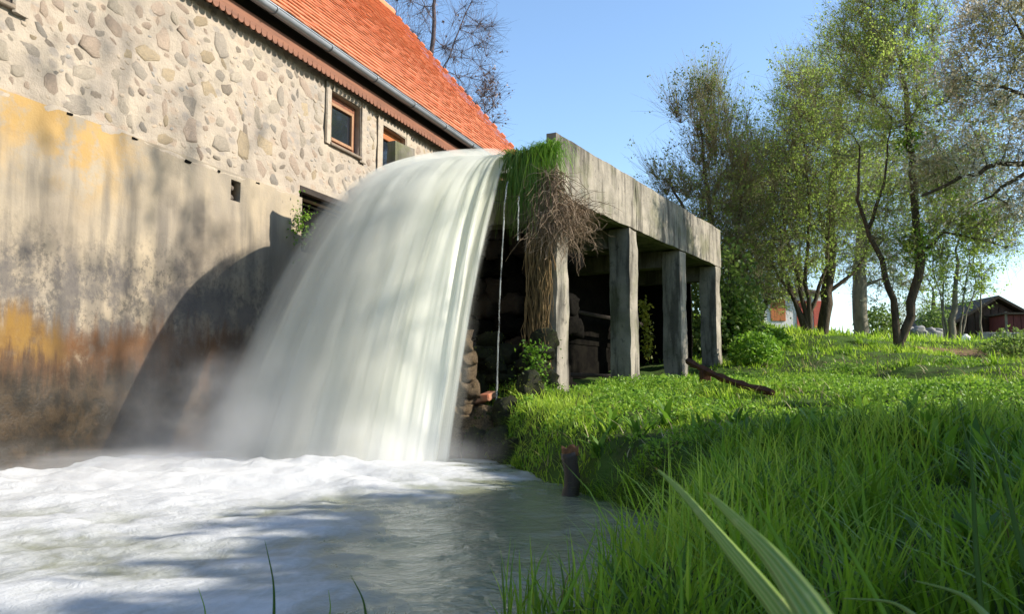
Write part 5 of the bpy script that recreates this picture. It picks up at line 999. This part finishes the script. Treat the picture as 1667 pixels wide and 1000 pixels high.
def trees():
    # leafless tree behind the roof
    Y = 30; b = np.array([P(690, 400, Y)[0], Y, 2.3])
    tree('bare_tree', 'leafless purplish tree rising behind the tiled roof', b, [[b, P(690, 200, Y), P(680, 60, Y)], [P(690, 230, Y), P(722, 118, Y), P(750, 40, Y), P(775, -20, Y)], [P(690, 210, Y), P(704, 70, Y), P(712, -40, Y)]],
         [E(690, 0, Y, 95, 120), E(760, 60, Y, 65, 130), E(760, 150, Y, 50, 55), E(700, -140, Y, 110, 110)], D=0.55, n_att=900, seed=1, tip=0.010, rbase=0.17, pw=2.8, srad=.5, bark='bark_bare', leaf='bud', nleaf=700, lsize=(.08, .15), twigs=4200, twl=(.5, 1.3), group='trees behind the mill', up=.5)
    Y = 31; b = np.array([P(800, 400, Y)[0], Y, 2.3])
    tree('bare_tree', 'small leafless tree low behind the roof edge', b, [[b, P(795, 260, Y), P(790, 215, Y)]], [E(790, 185, Y, 32, 60)], D=0.4, n_att=120, seed=2, tip=0.011, rbase=0.12, bark='bark_bare', leaf='bud', nleaf=500, lsize=(.08, .15), twigs=500, twl=(.4, 1.0), group='trees behind the mill')
    # tall shrubby tree behind the channel
    Y = 19; b = gp(1175, 520, Y)
    tree('willow_shrub', 'bushy many-stemmed tree with thin upright twigs behind the channel', b, [[b, P(1165, 400, Y), P(1150, 300, Y), P(1140, 200, Y)], [b, P(1140, 400, Y), P(1090, 290, Y)], [b, P(1200, 380, Y), P(1210, 300, Y)]],
         [E(1160, 330, Y, 85, 110), E(1120, 250, Y, 55, 80), E(1150, 200, Y, 50, 65), E(1200, 400, Y, 55, 120), E(1090, 300, Y, 35, 70)], D=0.3, n_att=950, seed=3, tip=.007, rbase=.13, leaf='leaf_dark', nleaf=12500, lsize=(.045, .085), twigs=5600, twl=(.4, 1.3), up=.75)
    Y = 21.5; b = gp(1235, 520, Y)
    tree('willow_shrub', 'dense dark shrubby tree between the channel and the many-stemmed tree', b, [[b, P(1230, 430, Y), P(1225, 340, Y)], [b, P(1260, 400, Y), P(1265, 330, Y)]], [E(1225, 380, Y, 70, 120), E(1262, 300, Y, 50, 80), E(1250, 440, Y, 50, 50)], D=.33, n_att=700, seed=4, tip=.008, rbase=.12, leaf='leaf_dark', nleaf=8500, lsize=(.045, .085), twigs=4200, twl=(.4, 1.1))
    # fan of stems
    Y = 19.5; b = gp(1318, 548, Y)
    tree('hazel_tree', 'many-stemmed tree whose dark stems fan out from one base', b, [[b, P(1290, 480, Y), P(1262, 440, Y), P(1240, 370, Y)], [b, P(1300, 460, Y), P(1275, 370, Y), P(1280, 280, Y)], [b, P(1312, 450, Y), P(1318, 330, Y), P(1310, 230, Y)], [b, P(1325, 480, Y), P(1345, 440, Y), P(1352, 330, Y)], [b, P(1296, 500, Y), P(1270, 430, Y), P(1272, 330, Y)]],
         [E(1290, 270, Y, 105, 120), E(1250, 350, Y, 80, 100), E(1270, 420, Y, 75, 50), E(1310, 180, Y, 65, 90), E(1330, 330, Y, 60, 80)], D=.3, n_att=1100, seed=5, tip=.006, rbase=.08, nleaf=22000, lsize=(.04, .08), twigs=6000, twl=(.4, 1.2))
    Y = 21; b = gp(1338, 545, Y)
    tree('forked_tree', 'thick dark tree forking into two low over the grass', b, [[b, P(1345, 490, Y), P(1352, 440, Y), P(1350, 370, Y), P(1360, 270, Y), P(1370, 160, Y)], [P(1345, 478, Y), P(1375, 455, Y), P(1408, 420, Y), P(1425, 340, Y)], [P(1350, 400, Y), P(1330, 330, Y), P(1320, 250, Y)]],
         [E(1380, 190, Y, 95, 120), E(1350, 290, Y, 95, 100), E(1425, 290, Y, 75, 100), E(1390, 370, Y, 75, 50), E(1390, 90, Y, 65, 70)], D=.32, n_att=1100, seed=6, tip=.006, rbase=.15, nleaf=22000, lsize=(.04, .08), twigs=6000, twl=(.4, 1.2), bright=[(P(1440, 205, Y), (.3, .3, .35), 160)])
    Y = 25; b = gp(1400, 548, Y)
    tree('blossom_tree', 'pale-barked tree with whitish green blossom behind the V-shaped trunk', b, [[b, P(1398, 480, Y), P(1402, 400, Y), P(1410, 300, Y)], [P(1398, 470, Y), P(1440, 450, Y)]], [E(1400, 400, Y, 50, 60), E(1420, 320, Y, 75, 80), E(1440, 400, Y, 30, 40), E(1500, 330, Y, 60, 70)], D=.36, n_att=700, seed=7, tip=.007, rbase=.22, bark='bark_pale', leaf='blossom_pale', nleaf=12000, lsize=(.05, .10), twigs=3600, twl=(.4, 1.1))
    Y = 17; b = gp(1464, 572, Y)
    tree('v_trunk_tree', 'tree with two dark trunks spreading in a V from one base', b, [[b, P(1455, 500, Y), P(1435, 420, Y), P(1412, 375, Y), P(1395, 330, Y), P(1400, 240, Y)], [b, P(1480, 520, Y), P(1492, 460, Y), P(1500, 420, Y), P(1490, 330, Y), P(1480, 200, Y), P(1465, 90, Y)], [P(1500, 410, Y), P(1540, 380, Y), P(1600, 390, Y), P(1640, 400, Y)], [P(1412, 375, Y), P(1440, 300, Y), P(1450, 190, Y)]],
         [E(1470, 150, Y, 90, 130), E(1440, 250, Y, 90, 100), E(1540, 280, Y, 90, 110), E(1560, 170, Y, 60, 80), E(1440, 20, Y, 75, 90), E(1400, 60, Y, 50, 70), E(1600, 370, Y, 65, 60), E(1500, 380, Y, 70, 50), E(1495, 60, Y, 50, 70), E(1420, 110, Y, 50, 80)], D=.28, n_att=1500, seed=8, tip=.005, rbase=.11, nleaf=29000, lsize=(.035, .078), twigs=8500, twl=(.35, 1.15), up=.5,
         bright=[(P(1445, 85, Y), (.28, .3, .3), 200), (P(1490, 100, Y), (.35, .3, .3), 200), (P(1490, 400, Y), (.3, .3, .5), 300), (P(1480, 230, Y), (.3, .3, .3), 160), (P(1540, 300, Y), (.6, .4, .35), 260), (P(1600, 350, Y), (.5, .4, .25), 200), (P(1430, 75, Y), (.2, .2, .25), 110)])
    # flowering tree reaching in from beyond the right edge
    Y = 13; b = np.array([P(1850, 600, Y)[0], Y, 0.95])
    tree('flowering_tree', 'pink-white flowering tree reaching in from the right with dark limbs', b, [[b, P(1830, 450, Y), P(1790, 330, Y), P(1700, 262, Y), P(1620, 265, Y), P(1555, 295, Y), P(1500, 318, Y)], [P(1800, 350, Y), P(1760, 200, Y), P(1690, 100, Y), P(1640, 20, Y)], [P(1700, 262, Y), P(1640, 300, Y), P(1590, 330, Y)], [P(1760, 200, Y), P(1660, 150, Y), P(1580, 130, Y)]],
         [E(1640, 180, Y, 90, 110), E(1640, 50, Y, 80, 70), E(1580, 130, Y, 50, 70), E(1760, 150, Y, 120, 150), E(1560, 250, Y, 70, 45), E(1660, 310, Y, 50, 60), E(1600, -30, Y, 60, 40)], D=.24, n_att=1500, seed=9, tip=.005, rbase=.14, leaf='blossom', nleaf=21000, lsize=(.035, .08), twigs=5000, twl=(.25, .8), up=.15)
    # thin saplings by the brown soil
    Y = 25
    for k, (x0, x1, yt, lab) in enumerate(((1548, 1562, 390, 'thickest pale sapling leaning slightly right near the sheds'), (1538, 1532, 420, 'thin pale sapling just left of the thickest one'), (1560, 1575, 430, 'slender sapling leaning right beside the thickest one'), (1545, 1520, 440, 'slim sapling leaning left over the soil strip'), (1595, 1598, 430, 'thin straight sapling in front of the dark shed'), (1562, 1590, 450, 'strongly leaning thin sapling before the shed wall'))):
        b = gp(x0, 556, Y); tree('sapling', lab, b, [[b, P((x0 + x1) / 2, (556 + yt) / 2, Y), P(x1, yt, Y)]], [E(x1, yt - 40, Y, 26, 55)], D=.35, n_att=70, seed=20 + k, tip=.008, rbase=.16 if k == 0 else .05, bark='bark_pale', leaf='leaf', nleaf=700, lsize=(.06, .12), twigs=260, twl=(.3, .8), group='pale saplings near the sheds')
    # far trees closing the view
    for k, (px, Y, top, w_, lab, lf) in enumerate(((1300, 46, 330, 70, 'hazy far tree behind the white outbuilding', 'leaf'), (1520, 48, 420, 60, 'far loose-crowned tree behind the saplings', 'leaf'), (1450, 50, 430, 50, 'far low tree seen between the two trunks of the V', 'blossom_pale'))):
        b = gp(px, 520, Y); tree('far_tree', lab, b, [[b, P(px, (520 + top) / 2, Y)]], [E(px, top + 30, Y, w_, 60), E(px + 10, top + 80, Y, w_ * .8, 35)], D=.7, n_att=320, seed=40 + k, tip=.016, rbase=.25, leaf=lf, nleaf=1700, lsize=(.10, .2), twigs=1100, twl=(.5, 1.3), group='far trees')
    # trees beyond the right edge whose shade lies over the near bank
    for k, (x, y, h, ry, lab) in enumerate(((9.6, 1.35, 4.85, 1.25, 'dense round tree beyond the right edge, nearest the camera'), (9.8, 2.8, 4.95, 1.3, 'dense round tree beyond the right edge, middle of three'), (10.4, 4.2, 5.4, 1.2, 'dense round tree beyond the right edge, nearest the meadow'), (10.5, -4.2, 6.0, 1.8, 'dense round tree beyond the right edge, behind the camera'))):
        b = np.array([x, y, .7]); tree('shade_tree', lab, b, [[b, b + [0, 0, 2.0], b + [0.2, 0.1, 3.8]]], [(b + [0, 0, h * .55], (1.8, ry, h * .43)), (b + [0, 0, h * .84], (1.9, ry * 1.12, h * .10)), (b + [0, 0, h * .28], (1.8, ry, 1.5))], D=.5, n_att=450, seed=60 + k, tip=.012, rbase=.22, leaf='leaf_dark', nleaf=24000, lsize=(.2, .36), twigs=1500, twl=(.3, .7), group='trees beyond the right edge')
    b = np.array([8.5, -2.5, .5]); tree('shade_tree', 'unseen spreading tree added behind the camera, its high boughs dimming the near bank', b, [[b, b + [-.2, .2, 4.0], b + [-2.2, 1.6, 7.2], b + [-4.5, 2.8, 8.4]], [b + [-.2, .2, 4.0], b + [-1.0, 3.0, 7.4], b + [-2.2, 5.6, 8.6]]], [(np.array([4.5, 1.0, 8.6]), (2.9, 3.4, 1.3))], D=.6, n_att=500, seed=81, tip=.012, rbase=.25, leaf='leaf_dark', nleaf=16000, lsize=(.2, .38), twigs=1600, twl=(.4, .9), group='trees beyond the right edge')  # canopy added out of view to cut sky light on the near bank
    for k, (x, y, lab) in enumerate(((11.5, 7.0, 'slim bare-limbed tree beyond the right edge, nearer one'), (13.0, 8.3, 'slim bare-limbed tree beyond the right edge, farther one'))):
        b = np.array([x, y, .9]); tree('shade_tree', lab, b, [[b, b + [0, 0, 5.0], b + [0.3, 0.2, 11.0]], [b + [0, 0, 5.5], b + [.2, -.7, 10.5]], [b + [0, 0, 6.0], b + [.2, .7, 10.0]]], [(b + [0, 0, 11.2], (1.4, 1.3, 3.2))], D=.6, n_att=110, seed=70 + k, tip=.010, rbase=.10, leaf='leaf_dark', nleaf=220, lsize=(.1, .2), twigs=170, twl=(.4, 1.2), group='trees beyond the right edge')
trees()
def bushes():
    g = R(91)
    def bush(name, lab, c, r, n, mat, ls, grp='bushes on the slope'):
        gz = float(ground_z(np.array(c[0]), np.array(c[1]))); base = np.array([c[0], c[1], gz]); root = empty(name, base); tag(root, lab, 'bush', grp)
        q = g.normal(size=(n, 3)); q /= np.linalg.norm(q, axis=1)[:, None]; q *= g.uniform(.05, 1, (n, 1)) ** .45; k = 1 + .55 * fbm(q[:, 0] * 2.1, q[:, 1] * 2.1, q[:, 2] * 2.1, 3, int(c[0] * 9)); p = q * np.array(r) * k[:, None] + np.array([0, 0, r[2] * .55]); p[:, 2] = np.maximum(p[:, 2], 0.02 + 0.1 * g.uniform(size=n))
        t = np.clip(.5 + .8 * fbm(p[:, 0] * 2, p[:, 1] * 2, p[:, 2] * 2, 3, 5) + g.normal(0, .2, n), 0, 1); v, F, t = leaves(p, g.uniform(*ls, n), g, t, .8, .65); link('foliage', raw_mesh('foliage', v, F, t), root, (M[mat],))
        m = MB()
        for i in range(26):
            e = p[g.randint(n)]; m.tube([(e[0] * .15, e[1] * .15, -.05), (e[0] * .5, e[1] * .5, e[2] * .6), tuple(e)], [.014, .009, .004], 4, cap=False)
        m.build('stem', M['bark'], root, fix=False)
    Y = 17.2; bush('bramble_bush', 'leafy green bramble bush right behind the last column', P(1200, 560, Y), (.45, .6, .75), 3000, 'weed', (.06, .13))
    Y = 18.0; bush('bramble_bush', 'leafy green bramble bush at the foot of the fanned stems', P(1250, 545, Y), (.5, .5, .30), 1800, 'weed', (.06, .13))
    Y = 15.2; bush('bramble_bush', 'low glossy bramble bush beside the sloping rusty beam', P(1232, 590, Y), (.5, .45, .42), 2000, 'weed', (.05, .11))
    Y = 20; bush('bramble_bush', 'tall bramble bush on the crest above the channel', P(1180, 510, Y), (.6, .6, .6), 2400, 'weed', (.07, .14))
    for k, (t_, y_, h_, lab) in enumerate(((8.4, 0.3, 1.5, 'dark leafy bush closing the view under the far end of the channel'), (9.2, 1.6, 1.7, 'tall dark bush behind the far end of the channel, beside the boards'), (8.0, 2.9, 1.6, 'dark bush at the mill side of the far channel end'))):
        bush('dark_bush', lab, FL(t_, y_, 0), (.85, .8, h_), 3200, 'leaf_dark', (.07, .14), 'bushes under the far end of the channel')
    Y = 27; bush('hedge_bush', 'grey-green rounded bush behind the V-shaped trunk', P(1430, 520, Y), (.75, .6, .75), 2000, 'leaf_dark', (.07, .13))
    Y = 30; bush('hedge_bush', 'dark evergreen bush by the grey stones near the saplings', P(1520, 520, Y), (.7, .6, .85), 2400, 'leaf_dark', (.06, .12))
    Y = 19; bush('twiggy_bush', 'dark scrubby bush at the right edge in front of the shed', P(1655, 590, Y), (.7, .6, .5), 1500, 'leaf_dark', (.05, .1))
    # brown creeper thicket under the leaning shrub, right of the last column
    Y = 16.4; bush('thicket', 'brownish green thicket filling the gap right of the last column', P(1200, 490, Y + 2.5), (.5, .6, .8), 2400, 'leaf_dark', (.05, .11))
bushes()

# ------------------------------------------------------------------ buildings far behind
def far_buildings():
    g = R(33)
    # white outbuilding
    Y = 33; c = P(1292, 545, Y); root = empty('white_outbuilding', (c[0], c[1], P(1292, 538, Y)[2] - .25), 0.12); tag(root, 'white outbuilding with an orange-brown door and red panels seen through the stems', 'house')
    m = MB(); m.box(-1.25, 1.3, 0, 3, 0, 1.75); m.build('wall', M['white_wall'], root)
    m = MB(); m.box(-0.95, -0.32, -.035, -.002, .62, 1.52, bev=.01); m.build('door', M['orange_door'], root)
    for x in (0.15, 0.86):
        m = MB(); m.box(x, x + (.55 if x < .5 else .40), -.035, -.002, .35, 1.45, bev=.01); m.build('red_panel', M['red_panel'], root)
    m = MB(); m.add([(-1.4, -.25, 1.72), (1.45, -.25, 1.72), (1.45, 3.2, 2.35), (-1.4, 3.2, 2.35), (-1.4, -.25, 1.80), (1.45, -.25, 1.80), (1.45, 3.2, 2.43), (-1.4, 3.2, 2.43)], [(0, 1, 2, 3), (4, 5, 6, 7), (0, 1, 5, 4), (1, 2, 6, 5), (2, 3, 7, 6), (3, 0, 4, 7)]); m.build('roof', M['thatch'], root)
    # dark shed with a gable
    Y = 33; c = P(1622, 556, Y); z = float(ground_z(np.array(c[0]), np.array(c[1]))); root = empty('dark_shed', (c[0], c[1], z - .35), -.05); root.scale = (1.2, 1.2, 1.2); tag(root, 'dark brown gabled shed at the right edge behind the saplings', 'shed')
    m = MB(); m.add([(-1.2, 0, 0), (1.2, 0, 0), (1.2, 0, 1.15), (0, 0, 1.85), (-1.2, 0, 1.15), (-1.2, 4, 0), (1.2, 4, 0), (1.2, 4, 1.15), (0, 4, 1.85), (-1.2, 4, 1.15)], [(0, 1, 2, 3, 4), (5, 6, 7, 8, 9), (0, 4, 9, 5), (1, 2, 7, 6)]); m.build('wall', M['barn'], root)
    for k in range(9):
        m = MB(); x = -1.18 + .262 * k; h = 1.15 + .7 * (1 - abs(x + .12) / 1.2); m.box(x, x + .235, -.03, -.003, .12, max(.6, h - .10)); m.build('plank', M['barn'], root)
    m = MB()
    for s in (-1, 1): m.add([(0, -.3, 1.9), (s * 1.55, -.3, 1.0), (s * 1.55, 4.2, 1.0), (0, 4.2, 1.9), (0, -.3, 2.0), (s * 1.55, -.3, 1.10), (s * 1.55, 4.2, 1.10), (0, 4.2, 2.0)], [(0, 1, 2, 3), (4, 5, 6, 7), (0, 1, 5, 4), (1, 2, 6, 5), (2, 3, 7, 6), (3, 0, 4, 7)])
    m.build('roof', M['thatch'], root)
    Y = 31.5; c = P(1672, 558, Y); root = empty('red_lean_to', (c[0], c[1], float(ground_z(np.array(c[0]), np.array(c[1]))) - .1), -.05); tag(root, 'dark red boarded lean-to against the gabled shed', 'shed')
    m = MB(); m.box(-.75, 1.5, 0, 1.2, 0, 1.25); m.build('wall', M['barn_red'], root)
    for k in range(8):
        m = MB(); m.box(-.74 + .28 * k, -.74 + .28 * k + .255, -.028, -.003, .05, 1.22); m.build('plank', M['barn_red'], root)
    m = MB(); m.box(-.80, -.72, -.08, -.035, 0, 1.35); m.build('corner_post', M['bark_pale'], root)
    m = MB(); m.box(-.9, 1.6, -.15, 1.3, 1.252, 1.32); m.build('roof', M['thatch'], root)
    # low grey stone pile
    Y = 29; c = gp(1505, 548, Y); root = empty('stone_heap', c); tag(root, 'low heap of grey stones left of the saplings', 'stones')
    for k in range(14): rock('stone', (g.uniform(-.55, .55), g.uniform(-.3, .3), g.uniform(.05, .38)), (g.uniform(.14, .24), .18, g.uniform(.10, .17)), (g.uniform(-.4, .4), g.uniform(-.4, .4), g.uniform(0, 6)), M['grey_stone'], root, k)
    Y = 24; c = gp(1571, 560, Y); o = rock('white_bundle', c + np.array([0, 0, .14]), (.16, .13, .2), (.3, .5, 1), M['white_cloth'], None, 5); tag(o, 'small white bundle lying at the foot of the saplings', 'bundle')
    Y = 27; c = gp(1640, 556, Y); root = empty('low_block_wall', c, -.05); tag(root, 'low pale grey wall in front of the dark shed', 'wall')
    for k in range(6): m = MB(); m.box(-.9 + .34 * k, -.9 + .34 * k + .32, -.1, .1, 0.0, .34, bev=.012, jit=.012, rng=g); m.build('block', M['grey_stone'], root)
far_buildings()
bpy.context.view_layer.update()
